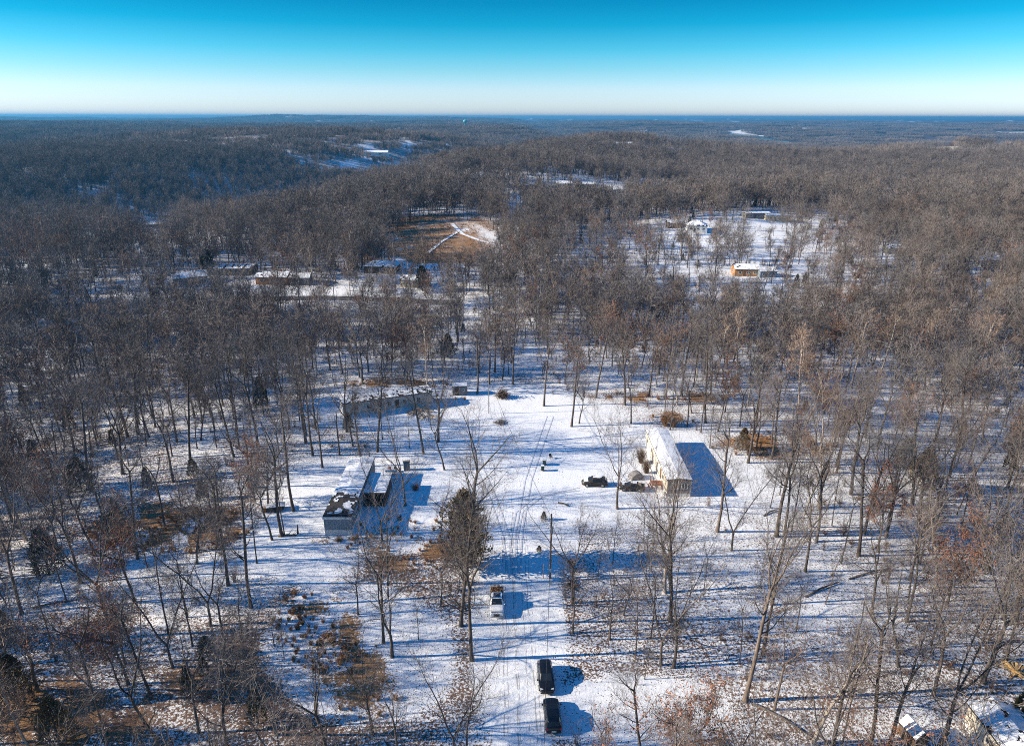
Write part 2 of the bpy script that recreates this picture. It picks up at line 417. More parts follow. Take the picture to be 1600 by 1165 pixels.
# ------------------------------------------------------------------ ground sheet
def build_ground():
    rad = [10.0]
    while rad[-1] < 42000: rad.append(rad[-1] + max(.8, .0155 * rad[-1]))
    rad = np.array(rad); nA = 560
    ang = np.linspace(R(-62), R(62), nA)
    Rr, A = np.meshgrid(rad, ang, indexing='ij')
    X = Rr * np.sin(A); Y = Rr * np.cos(A) - 30.0
    Z = terrain(X, Y)
    S['ground_low'], S['ground_high'] = float(Z.min()), float(Z.max())
    nr = len(rad)
    v = np.stack([X, Y, Z], -1).reshape(-1, 3)
    idx = np.arange(nr * nA).reshape(nr, nA)
    q = np.stack([idx[:-1, :-1], idx[:-1, 1:], idx[1:, 1:], idx[1:, :-1]], -1).reshape(-1, 4)
    me = bpy.data.meshes.new('ground')
    me.vertices.add(len(v)); me.vertices.foreach_set('co', v.ravel())
    me.loops.add(q.size); me.loops.foreach_set('vertex_index', q.ravel()[...].reshape(-1, 4)[:, ::-1].ravel())
    me.polygons.add(len(q)); me.polygons.foreach_set('loop_start', np.arange(0, q.size, 4))
    me.update(calc_edges=True)
    me.polygons.foreach_set('use_smooth', np.ones(len(q), bool))
    x, y = X.ravel(), Y.ravel()
    op = open_w(x, y)
    snow = .41 + .20 * (fbm(x / 30, y / 30, 91, 2) - .5) + .50 * op + .10 * thin_w(x, y)
    tan = np.zeros(len(x))
    for z_ in TAN: tan = np.maximum(tan, z_.w(x, y, .45))
    patchy = sm((fbm(x / 3, y / 3, 55, 3) - .33) / .25)
    patchy = np.where(y > 300, sm((fbm(x / 28, y / 28, 57, 2) - .33) / .22), patchy)
    grass = tan * patchy
    snow = snow - np.where(y > 300, .85, .62) * grass
    lane_u = x - (.7 + .012 * (y - 60) + .9 * np.sin(y / 23.0))
    lane = (1 - sm((np.abs(lane_u) - 2.9) / .5)) * sm((122 - y) / 25)
    snow = np.maximum(snow, .98 * lane)
    # the litter strewn verge right of the lane
    verge = sm((lane_u - 3.2) / 1.5) * (1 - sm((lane_u - 16) / 14)) * (1 - sm((y - 76) / 12))
    snow = snow - .08 * verge
    verge2 = sm((-lane_u - 3.0) / 2) * (1 - sm((-lane_u - 26) / 10)) * (1 - sm((y - 84) / 14))
    snow = snow - .04 * verge2
    for bx_, by_, brx, bry, amt in ((520, 1040, 190, 150, .25), (230, 1060, 260, 110, .24), (1000, 1110, 230, 60, .05), (1300, 990, 330, 190, .11), (990, 890, 130, 70, .04), (150, 760, 260, 100, .12), (640, 900, 120, 60, .12)):
        snow = snow - amt * Zone(bx_, by_, brx, bry).w(x, y, .5) * (1 - lane) * (.4 + .9 * fbm(x / 7, y / 7, 201, 2))
    r = np.hypot(x, y)
    snow = snow - .30 * sm((r - 700) / 1500) * (1 - op)
    far = sm((r - 1500) / 3500) * (1 - .8 * op)
    fld = np.zeros(len(x))
    for z_ in FIELD: fld = np.maximum(fld, z_.w(x, y, .2))
    ca = me.color_attributes.new('cover', 'FLOAT_COLOR', 'POINT')
    ca.data.foreach_set('color', np.stack([np.clip(snow, 0, 1), np.clip(grass * 1.2, 0, 1), lane, np.ones(len(x))], -1).ravel())
    cb = me.color_attributes.new('lane', 'FLOAT_COLOR', 'POINT')
    cb.data.foreach_set('color', np.stack([lane_u, far, fld, np.ones(len(x))], -1).ravel())
    me.materials.append(ground_material())
    o = bpy.data.objects.new('ground', me); COL.objects.link(o)
    tag(o, None, None, None, 'structure')
build_ground()

# lake in the far valley, frozen pond in the left woods
def sheet(name, cx, cy, rx, ry, z, m, kind='structure', skew=0.0, seed=1, n=40):
    pts = []
    for i in range(n):
        t = 2 * math.pi * i / n
        k = 1 + .25 * (float(vnoise(np.array(3 * math.cos(t) + seed), np.array(3 * math.sin(t) + seed), 5)) - .5)
        yy = ry * k * math.sin(t)
        pts.append((cx + rx * k * math.cos(t) + skew * yy, cy + yy, z))
    mb = MB(); mb.poly(pts)
    return tag(mb.obj(name, m), None, None, None, kind)
M_WATER = mat('lake_water', (.012, .09, .15), .12, .1, .01, spec=.5)
M_ICE = mat('pond_ice', (.42, .52, .50), .35, .2, .4)
sheet('lake', LAKE[0], LAKE[1], LAKE[2] * 1.25, LAKE[3], -52.0, M_WATER, skew=.18)
pc = ground_point(80, 751)
sheet('frozen_pond', pc[0], pc[1], 4.6, 2.6, tz(pc[0], pc[1]) + .12, M_ICE, seed=4)

# ------------------------------------------------------------------ trees
def unit(a): return a / max(1e-9, np.linalg.norm(a))
def tree_skeleton(rng, H, fork, leaders, spread, limbs, ch=(9, 6), lean=.03, r0=None, limb_len=.26, wig=1.0):
    r0 = r0 or H * .0118
    out = {0: [], 1: [], 2: [], 3: []}
    def walk(p, d, L, r, n, wander, up, rend):
        pts, rad, dirs = [p], [r], [d]
        for i in range(n):
            d = unit(d + rng.normal(0, wander * wig, 3) + np.array((0, 0, up)))
            p = p + d * (L / n)
            pts.append(p); rad.append(r + (rend - r) * (i + 1) / n); dirs.append(d)
        return pts, rad, dirs
    def along(b, t):
        pts, rad, dirs = b; n = len(pts) - 1; k = min(n - 1, int(t * n)); f = t * n - k
        return pts[k] + (pts[k + 1] - pts[k]) * f, rad[k] + (rad[k + 1] - rad[k]) * f, dirs[k + 1]
    def side(d, ang, az):
        a = unit(np.cross(d, (0.31, .2, .9))); b = np.cross(d, a)
        return unit(d * math.cos(ang) + (a * math.cos(az) + b * math.sin(az)) * math.sin(ang))
    d0 = unit(np.array((rng.normal(0, lean), rng.normal(0, lean), 1.0)))
    trunk = walk(np.array((0, 0, -.25)), d0, H * fork, r0, 7, .035, .03, r0 * .62)
    trunk[1][0] = r0 * 1.35
    out[0].append(trunk)
    l1 = []
    az0 = rng.uniform(0, 6.28)
    for i in range(leaders):
        a = R(rng.uniform(.6, 1.25) * spread) if leaders > 1 else R(rng.uniform(0, 6))
        dd = side(trunk[2][-1], a, az0 + 6.283 * i / leaders + rng.normal(0, .3))
        l1.append((walk(trunk[0][-1], dd, H * (1 - fork) * rng.uniform(.88, 1.1), r0 * (.58 if leaders < 3 else .46), 7, .10, .07, .02), 1.0))
    for i in range(limbs):
        t = rng.uniform(.5, .98) if fork < .7 else rng.uniform(.42, .99)
        p, r, d = along(trunk, t)
        dd = side(d, R(rng.uniform(35, 65)), az0 + 2.4 * i + rng.normal(0, .4))
        Lm = H * limb_len * rng.uniform(.7, 1.25) * (1.25 - .5 * t if fork > .7 else 1)
        l1.append((walk(p, dd, Lm, r * .42, 6, .12, .12, .015), .75))
    for b, w in l1:
        out[1].append(b)
        L1 = sum(np.linalg.norm(b[0][i + 1] - b[0][i]) for i in range(len(b[0]) - 1))
        nn = max(3, int(ch[0] * w))
        for k in range(nn):
            t = .18 + .80 * (k + rng.uniform(0, .9)) / nn
            p, r, d = along(b, min(t, .99))
            dd = side(d, R(rng.uniform(28, 58)), 2.4 * k + rng.uniform(0, 1.5))
            L2 = L1 * rng.uniform(.26, .46) * (1.15 - .55 * t) + .5
            b2 = walk(p, dd, L2, max(.014, r * .5), 4, .14, .09, .008)
            out[2].append(b2)
            for j in range(ch[1]):
                t2 = .15 + .85 * (j + rng.uniform(0, .9)) / ch[1]
                p3, r3, d3 = along(b2, min(t2, .99))
                d4 = side(d3, R(rng.uniform(22, 60)), rng.uniform(0, 6.28))
                L3 = L2 * rng.uniform(.30, .55) + .35
                out[3].append((p3, unit(d4 + np.array((0, 0, .15))), L3))
    return out
def slivers(rng, P, D, L, w):
    P, D = np.asarray(P), np.asarray(D); n = len(P)
    s = np.cross(D, rng.normal(0, 1, (n, 3))); s /= np.linalg.norm(s, axis=1, keepdims=True) + 1e-9
    L = np.asarray(L).reshape(-1, 1); w = (np.asarray(w) * np.ones(n)).reshape(-1, 1)
    return np.stack([P - s * w * .5, P + s * w * .5, P + D * L], 1)
def twig_tris(rng, sk, per, w3, w4, l4=.8):
    P = np.array([a[0] for a in sk[3]]); D = np.array([a[1] for a in sk[3]]); L = np.array([a[2] for a in sk[3]])
    out = [slivers(rng, P, D, L, w3)]
    for k in range(per):
        t = rng.uniform(.15, 1, (len(P), 1))
        Dn = D + rng.normal(0, .55, D.shape) + np.array((0, 0, .12)); Dn /= np.linalg.norm(Dn, axis=1, keepdims=True)
        out.append(slivers(rng, P + D * L[:, None] * t, Dn, L * l4 * rng.uniform(.6, 1.2, len(P)), w4))
    return np.concatenate(out)
def leaf_tris(rng, P, D, L, n, size):
    """loose leaf-sized faces round the twigs"""
    i = rng.randint(0, len(P), n)
    c = P[i] + D[i] * (L[i] * rng.uniform(.2, 1.1, n))[:, None] + rng.normal(0, .16, (n, 3))
    a = rng.normal(0, 1, (n, 3)); a /= np.linalg.norm(a, axis=1, keepdims=True)
    b = np.cross(a, rng.normal(0, 1, (n, 3))); b /= np.linalg.norm(b, axis=1, keepdims=True)
    s = size * rng.uniform(.6, 1.3, (n, 1))
    return np.stack([c - a * s, c + b * s * .7, c + a * s], 1)

def make_tree_meshes(seed, name, lod=0, pale=False, leaves=0, leafmat=None, **kw):
    rng = np.random.RandomState(seed)
    sk = tree_skeleton(rng, **kw)
    bark, twig = (M_PALE, M_TWIGP) if pale else (M_BARK, M_TWIG)
    t = MB(); c = MB()
    kk = ((8, 5, 3), (5, 3, 3), (4, 3, 3))[lod]
    for b in sk[0]: t.tube(b[0], b[1], kk[0], 0)
    for b in sk[1]:
        if lod < 2: t.tube(b[0], b[1], kk[1], 0, cap=False)
        else: t.tube(b[0][::3], b[1][::3], 3, 0, cap=False)
    if lod == 0:
        for b in sk[2]: c.tube(b[0], b[1], 3, 0, cap=False)
        c.tris(twig_tris(rng, sk, 6, .031, .021))
    elif lod == 1:
        P = [b[0][0] for b in sk[2]]; D = [unit(b[0][-1] - b[0][0]) for b in sk[2]]; L = [np.linalg.norm(b[0][-1] - b[0][0]) for b in sk[2]]
        c.tris(slivers(rng, P, D, L, .07)); c.tris(slivers(rng, P, D, L, .07))
        c.tris(twig_tris(rng, sk, 3, .07, .075, 1.0))
    else:
        P = [b[0][0] for b in sk[2]]; D = [unit(b[0][-1] - b[0][0]) for b in sk[2]]; L = [np.linalg.norm(b[0][-1] - b[0][0]) * 1.2 for b in sk[2]]
        c.tris(slivers(rng, P, D, L, .18))
        c.tris(twig_tris(rng, sk, 3, .13, .12, 1.0))
    if leaves:
        P = np.array([a[0] for a in sk[3]]); D = np.array([a[1] for a in sk[3]]); L = np.array([a[2] for a in sk[3]])
        c.tris(leaf_tris(rng, P, D, L, leaves, (.14, .22, .4)[lod]), 1)
    cm = [twig] + ([leafmat or M_RUSS] if leaves else [])
    return t, c, [bark], cm

FORMS = [   # the forms seen in the photograph
    ('high-forked', dict(H=19.0, fork=.52, leaders=2, spread=24, limbs=5)),
    ('three-stemmed', dict(H=18.5, fork=.34, leaders=3, spread=26, limbs=2, ch=(11, 6))),
    ('straight-stemmed', dict(H=20.5, fork=.80, leaders=2, spread=28, limbs=11, limb_len=.22)),
    ('slim', dict(H=16.0, fork=.72, leaders=2, spread=22, limbs=7, limb_len=.19, r0=.12, ch=(7, 5))),
    ('broad-crowned', dict(H=18.5, fork=.40, leaders=4, spread=38, limbs=4, ch=(9, 6), r0=.26)),
    ('low-forked', dict(H=17.5, fork=.20, leaders=2, spread=20, limbs=1, ch=(15, 6), lean=.06, wig=1.2)),
    ('crooked', dict(H=17.0, fork=.46, leaders=2, spread=34, limbs=6, lean=.08, wig=1.7)),
    ('tall narrow', dict(H=21.5, fork=.62, leaders=3, spread=18, limbs=7, limb_len=.2)),
]
NEAR = []
for i, (nm, kw) in enumerate(FORMS):
    t, c, tm, cm = make_tree_meshes(100 + i, nm, 0, **kw)
    NEAR.append((nm, t.mesh('trunk', tm, True), c.mesh('crown', cm)))
t, c, tm, cm = make_tree_meshes(211, 'pale', 0, pale=True, H=19.5, fork=.24, leaders=3, spread=20, limbs=2, ch=(13, 6), wig=1.2, r0=.27)
PALE_M = ('pale-barked', t.mesh('trunk', tm, True), c.mesh('crown', cm))
t, c, tm, cm = make_tree_meshes(221, 'russet', 0, leaves=4600, H=15.0, fork=.42, leaders=2, spread=30, limbs=8, ch=(9, 6))
RUSS_M = ('russet-leaved', t.mesh('trunk', tm, True), c.mesh('crown', cm))
t, c, tm, cm = make_tree_meshes(222, 'halfleaf', 0, leaves=500, H=17.0, fork=.5, leaders=2, spread=30, limbs=8, ch=(8, 5))
HALF_M = ('thinly leaved', t.mesh('trunk', tm, True), c.mesh('crown', cm))
def snag_mesh():
    t = MB(); rng = np.random.RandomState(5)
    t.tube([(0, 0, -.2), (.1, 0, 3), (.0, .1, 6), (-.3, .1, 9)], [.2, .16, .13, .09], 7)
    t.tube([(0, .1, 5.5), (.8, .2, 7.2), (1.2, .2, 8.3)], [.08, .06, .03], 5)
    c = MB(); c.tube([(-.1, .1, 7), (-1.1, .4, 8)], [.05, .02], 4); c.tube([(.05, .0, 4), (.9, -.4, 4.8)], [.04, .015], 4)
    return ('broken-topped', t.mesh('trunk', [M_BARK], True), c.mesh('crown', [M_TWIG]))
SNAG_M = snag_mesh()

def cedar_parts(seed, H, W, mat_, dens=5200):
    rng = np.random.RandomState(seed)
    t = MB(); t.tube([(0, 0, -.2), (.1, 0, H * .5), (0, 0, H * .95)], [H * .018, H * .012, .02], 6)
    c = MB()
    n = dens
    h = rng.uniform(.06, 1, n) ** .9
    # irregular clumped cone: radius follows height and a few bulges
    az = rng.uniform(0, 6.283, n)
    bulge = 1 + .32 * np.sin(az * 3 + h * 9 + seed) * np.sin(h * 17 + seed) + .18 * np.sin(az * 7 + h * 23)
    prof = (np.minimum((1 - h) ** .62, (h / .22) ** .5) if mat_ != 'col' else np.clip(np.minimum(((1 - h) / .35) ** .55, ((h + .05) / .3) ** .6), 0, 1)) * W * bulge
    rr = prof * rng.uniform(.35, 1.05, n) ** .45
    if mat_ == 'col':
        rr = prof * rng.uniform(.12, 1.25, n) ** .6 * (.75 + .5 * (np.sin(az * 5 + h * 31) > .1))
    P = np.stack([rr * np.cos(az), rr * np.sin(az), h * H], 1)
    D = np.stack([np.cos(az) * .7, np.sin(az) * .7, np.full(n, .75)], 1) + rng.normal(0, .45, (n, 3))
    D /= np.linalg.norm(D, axis=1, keepdims=True)
    c.tris(slivers(rng, P, D, rng.uniform(.3, .75, n) * max(.55, H / 9), .16 * max(.5, H / 9)))
    bl = []
    for k in range(34):
        hh = rng.uniform(.1, .9); a = rng.uniform(0, 6.28); r1 = min((1 - hh) ** .62, (hh / .22) ** .5) * W * .9
        bl.append(((0, 0, hh * H), (math.cos(a) * r1, math.sin(a) * r1, hh * H + r1 * .5)))
    for a_, b_ in bl: t.tube([a_, b_], [.04, .01], 3, cap=False)
    return t, c
def cedar_mesh(seed, H, W, m_, dens=5200):
    t, c = cedar_parts(seed, H, W, m_, dens)
    return (t.mesh('trunk', [M_BARK], True), c.mesh('crown', [m_]))

def plant(name, meshes, x, y, scale, rz, lean=(0, 0), z=None):
    root = empty(name, (x, y, (tz(x, y) if z is None else z)), rz)
    root.rotation_euler = (lean[0], lean[1], rz)
    root.scale = (scale[0], scale[0], scale[1])
    for nm, me in zip(('trunk', 'crown'), meshes[-2:]):
        o = bpy.data.objects.new(nm, me); COL.objects.link(o); o.parent = root
    return root

# hand surveyed trees: foot of each trunk, height factor, form index (P pale, R russet, H thinly leaved, S broken)
HAND = [
 (393,950,1.0,2),(330,978,1.02,5),(271,1043,1.0,5),(264,991,.9,3),(294,965,.75,3),(357,915,.95,2),(177,998,1.08,4),(89,1034,.85,3),
 (258,1180,1.05,6),(127,912,1.0,0),(426,844,.9,6),(441,838,1.0,7),(445,836,.85,3),(459,799,.95,2),(20,816,1.0,0),(60,900,1.0,1),
 (192,742,1.1,4),(224,734,.8,3),(271,754,1.0,0),(277,692,1.0,0),(297,716,.95,2),(314,689,.95,6),(339,700,.9,3),(200,685,1.0,2),
 (217,680,1.0,7),(107,770,1.1,5),(366,715,.9,2),(374,700,.9,0),(397,710,.9,3),(389,762,.95,6),(504,731,.9,0),(489,712,.95,7),
 (531,712,1.0,'S'),(590,706,.95,2),(662,709,1.0,2),(685,690,1.15,4),(695,734,.92,6),(634,790,1.02,1),(542,675,.9,0),(469,625,.9,2),
 (746,615,.85,2),(614,1026,1.12,5),(600,1004,.95,0),(738,1031,1.05,0),(736,880,1.14,7),(689,947,.62,'H'),(584,1147,.62,4),(712,1185,.85,5),
 (729,1190,.7,6),(1034,1038,1.0,5),(1053,1042,.92,1),(994,1029,.7,3),(1008,1060,.42,3),(1165,1094,1.05,7),(1192,1023,1.0,0),
 (1157,1036,.65,3),(1211,1107,.8,'H'),(1270,1160,.92,'P6'),(1303,1164,.95,0),(1315,1168,.8,3),(1361,1166,.9,2),(1391,1165,.95,0),
 (1469,1166,1.15,1),(1536,1064,1.15,4),(1040,925,1.1,'P'),(1050,924,.95,'P6'),(965,794,1.0,1),(1006,848,.55,3),
 (1121,830,1.0,2),(1144,859,.95,5),(1109,699,.75,3),(1169,722,1.0,0),(893,666,.95,2),(905,661,.8,6),(931,621,.95,2),(976,632,1.0,7),
 (1014,619,.95,4),(1065,619,1.0,2),(1214,837,1.1,7),(1226,833,1.0,0),(1237,832,.9,3),(1257,802,.9,'P6'),
 (1280,793,1.1,'P'),(1204,792,.7,3),(1300,820,.7,3),(1351,832,1.1,0),(1342,867,.95,2),(1385,837,1.05,4),(1422,804,1.05,2),
 (1436,815,1.05,4),(1450,857,.9,3),(1456,860,.85,3),(1307,725,.9,2),(1480,945,1.0,'R'),(1515,905,1.1,4),(1422,905,.9,0),(1560,850,1.0,7),
 (1405,1040,.85,6),(1330,1090,.6,3),(1245,985,.55,3),(1100,930,.5,3),(935,900,.45,3),(958,880,.5,3),(975,960,.55,6),(905,850,.4,3),
 (150,870,1.0,6),(35,960,.95,0),(310,860,.8,6),(850,634,.9,7),(800,560,.85,2),(765,600,.8,0),(640,700,.5,3),(566,742,.5,3),
 (598,845,.95,5),(655,1000,.4,3),(430,1010,.45,3),(445,1030,.4,3),(350,1100,.6,6),(150,1100,.8,0),(60,1080,1.0,6),(690,830,.5,'H'),
 (560,960,.55,'H'),(1590,940,1.05,1),(1575,760,1.0,0),(1500,700,1.0,2),(1240,730,.8,'R'),
]
TREES = []       # (x, y, kind record) of individually planted trees
def mesh_for(f):
    if f == 'P': return PALE_M
    if f == 'P6': return ('pale slim', NEAR[6][1].copy(), NEAR[6][2].copy())
    return {'R': RUSS_M, 'H': HALF_M, 'S': SNAG_M}.get(f) if isinstance(f, str) else NEAR[f]
_P6 = ('pale slim', NEAR[6][1].copy(), NEAR[6][2].copy())
_P6[1].materials[0] = M_PALE; _P6[2].materials[0] = M_TWIGP
for px, py, hs, f in HAND:
    g = ground_point(px, py)
    m_ = _P6 if f == 'P6' else mesh_for(f)
    rz = random.uniform(0, 6.28); w = hs * random.uniform(.9, 1.08) if hs > .6 else hs * 1.1
    hs *= 1.07
    TREES.append([g[0], g[1], m_, (w * 1.06, hs), rz, (random.gauss(0, .02), random.gauss(0, .02)), True])

# random woodland
def scatter(n, ymin, ymax, kmax, rmin):
    """uniform over the wedge seen by the lens and its margins"""
    y = np.sqrt(RNG.uniform(ymin ** 2, ymax ** 2, n)); x = RNG.uniform(-kmax, kmax, n) * y
    return x, y
def thin_out(x, y, rmin, taken=None):
    cell = {}; keep = []
    if taken:
        for a, b in taken: cell.setdefault((int(a // rmin), int(b // rmin)), []).append((a, b))
    for i in range(len(x)):
        cx, cy = int(x[i] // rmin), int(y[i] // rmin); ok = True
        for dx in (-1, 0, 1):
            for dy in (-1, 0, 1):
                for a, b in cell.get((cx + dx, cy + dy), ()):
                    if (a - x[i]) ** 2 + (b - y[i]) ** 2 < rmin * rmin: ok = False; break
                if not ok: break
            if not ok: break
        if ok: cell.setdefault((cx, cy), []).append((x[i], y[i])); keep.append(i)
    return np.array(keep)
hand_xy = [(t_[0], t_[1]) for t_ in TREES]
gx = RNG.uniform(-175, 165, 2600); gy = RNG.uniform(34, 215, 2600)
inw = (np.abs(gx) < .80 * gy + 42)
dens = (1 - open_w(gx, gy)) * (1 - .42 * thin_w(gx, gy)) * (.55 + .9 * sm((fbm(gx / 22, gy / 22, 77, 2) - .3) / .35))
ok = inw & (RNG.uniform(0, 1, len(gx)) < dens)
gx, gy = gx[ok], gy[ok]
ki = thin_out(gx, gy, 3.3, hand_xy); gx, gy = gx[ki], gy[ki]
order = np.argsort(np.hypot(gx, gy) + 3000 * (np.abs(gx) > .76 * gy + 2)); gx, gy = gx[order], gy[order]
NIND = 296 - len(TREES)
for i in range(min(NIND, len(gx))):
    if (14 < gx[i] < 48 and 92 < gy[i] < 134) or (-38 < gx[i] < -8 and 80 < gy[i] < 120): continue
    u = random.random()
    m_ = RUSS_M if u < .07 else HALF_M if u < .11 else _P6 if u < .16 else NEAR[random.choice((0, 0, 1, 2, 2, 3, 3, 4, 5, 6, 7))]
    hs = random.triangular(.5, 1.16, .9)
    TREES.append([gx[i], gy[i], m_, (hs * random.uniform(.9, 1.1), hs), random.uniform(0, 6.28), (random.gauss(0, .03), random.gauss(0, .03)), False])
rest_near = [(gx[i], gy[i]) for i in range(min(NIND, len(gx)), len(gx))]

# ---- source shapes for the mass of the forest
SRC = bpy.data.collections.new('forest_shapes')     # not linked: only a library for the forest's own instances
def src(name, me):
    o = bpy.data.objects.new(name, me); SRC.objects.link(o); return o
nsrc = 0
IDX = {}
def add_src(key, me):
    global nsrc
    src('shape_%03d' % nsrc, me); IDX.setdefault(key, []).append(nsrc); nsrc += 1
for i, (nm, kw) in enumerate(FORMS):
    t, c, tm, cm = make_tree_meshes(300 + i, nm, 1, **kw)
    off = len(tm); c2 = MB(); c2.v = t.v + c.v; c2.f = t.f + [tuple(k + len(t.v) for k in f) for f in c.f]; c2.mi = t.mi + [k + off for k in c.mi]
    add_src('mid', c2.mesh('tree_shape', tm + cm))
for i in range(3):
    t, c, tm, cm = make_tree_meshes(330 + i, 'pale', 1, pale=True, **FORMS[(2, 6, 0)[i]][1])
    c2 = MB(); c2.v = t.v + c.v; c2.f = t.f + [tuple(k + len(t.v) for k in f) for f in c.f]; c2.mi = t.mi + [k + 1 for k in c.mi]
    add_src('midpale', c2.mesh('tree_shape', tm + cm))
t, c, tm, cm = make_tree_meshes(340, 'russ', 1, leaves=1100, **dict(FORMS[0][1], H=15))
c2 = MB(); c2.v = t.v + c.v; c2.f = t.f + [tuple(k + len(t.v) for k in f) for f in c.f]; c2.mi = t.mi + [k + 1 for k in c.mi]
add_src('midruss', c2.mesh('tree_shape', tm + cm))
for i in range(6):
    t, c, tm, cm = make_tree_meshes(360 + i, 'far', 2, **dict(FORMS[(0, 1, 2, 4, 6, 7)[i]][1], ch=(6, 4)))
    c2 = MB(); c2.v = t.v + c.v; c2.f = t.f + [tuple(k + len(t.v) for k in f) for f in c.f]; c2.mi = t.mi + [k + 1 for k in c.mi]
    add_src('far', c2.mesh('tree_shape', tm + cm))
for i in range(2):
    t, c = cedar_parts(50 + i, 9, 2.4, M_CED, 420)
    c2 = MB(); c2.v = t.v; c2.f = t.f; c2.mi = list(t.mi)
    big = np.random.RandomState(60 + i)
    n = 420; h = big.uniform(.05, 1, n); az = big.uniform(0, 6.28, n); rr = (1 - h) ** .7 * 2.4 * big.uniform(.3, 1, n) ** .5
    P = np.stack([rr * np.cos(az), rr * np.sin(az), h * 9], 1); D = np.stack([np.cos(az), np.sin(az), np.ones(n)], 1) * .7 + big.normal(0, .3, (n, 3))
    c2.tris(slivers(big, P, D, np.full(n, .9), .6), 1)
    add_src('cedar', c2.mesh('tree_shape', [M_BARK, M_CED]))
def clump(seed, size, n, H, w, per):
    rng = np.random.RandomState(seed); mb = MB()
    xs, ys = rng.uniform(-size / 2, size / 2, n), rng.uniform(-size / 2, size / 2, n)
    for x, y in zip(xs, ys):
        h = H * rng.uniform(.7, 1.12); cr = h * rng.uniform(.16, .26)
        mb.tris(slivers(rng, [(x, y, -2)], [(0, 0, 1)], [h * .95], w * .5))
        P = np.array((x, y, h * .35)) + rng.normal(0, .15, (per, 3)) * cr
        P[:, 2] = h * rng.uniform(.3, .75, per)
        a = rng.uniform(0, 6.28, per); sp = rng.uniform(.1, .75, per)
        D = np.stack([np.cos(a) * sp, np.sin(a) * sp, np.ones(per)], 1); D /= np.linalg.norm(D, axis=1, keepdims=True)
        P[:, 0] += D[:, 0] * cr * .9; P[:, 1] += D[:, 1] * cr * .9
        mb.tris(slivers(rng, P, D, h * rng.uniform(.18, .36, per), w), 1)
    return mb.mesh('clump_shape', [M_BARK, M_TWIG])
for i in range(4): add_src('clump', clump(400 + i, 38, 30, 18, .27, 64))
for i in range(4): add_src('tile', clump(420 + i, 110, 170, 18, .85, 26))

PTS = {'co': [], 'rot': [], 'scl': [], 'idx': []}
def put(x, y, z, rz, s, idx):
    PTS['co'].append((x, y, z)); PTS['rot'].append(rz); PTS['scl'].append(s); PTS['idx'].append(idx)
def put_many(x, y, keys, lo, hi, sink=0.0):
    z = terrain(x, y) - sink; n = len(x)
    rz = RNG.uniform(0, 6.283, n); s = RNG.uniform(lo, hi, n)
    for i in range(n):
        u = RNG.uniform(); acc = 0
        for k, p in keys:
            acc += p
            if u <= acc: break
        ids = IDX[k]; put(x[i], y[i], z[i], rz[i], s[i] * (.6 if k == 'cedar' else 1), ids[RNG.randint(len(ids))])
KM = (('mid', .73), ('midpale', .13), ('midruss', .09), ('cedar', .05))
if rest_near:
    a = np.array(rest_near); put_many(a[:, 0], a[:, 1], KM, .62, 1.08)
def band(y0, y1, per, keys, lo, hi, rmin, kmax=.80, sink=0.0, thinf=.5, mg=25):
    area = kmax * (y1 ** 2 - y0 ** 2); n = int(area / per)
    x, y = scatter(n, y0, y1, kmax, rmin)
    d = (1 - open_w(x, y)) * (1 - thinf * thin_w(x, y)) * (.6 + .6 * sm((fbm(x / 60, y / 60, 78, 2) - .3) / .4))
    ok = RNG.uniform(0, 1, n) < d
    x, y = x[ok], y[ok]
    if rmin:
        k = thin_out(x, y, rmin); x, y = x[k], y[k]
    put_many(x, y, keys, lo, hi, sink)
band(214, 420, 13, KM, .5, 1.1, 2.4, .86, 0, .84)
band(420, 1100, 22, (('far', .95), ('cedar', .05)), .65, 1.05, 0, .82, 0, .72)
band(1100, 3000, 1150, (('clump', 1.0),), .85, 1.15, 0, .80, 0, .2)
band(3000, 11500, 9800, (('tile', 1.0),), .9, 1.2, 0, .80, 0, .1)

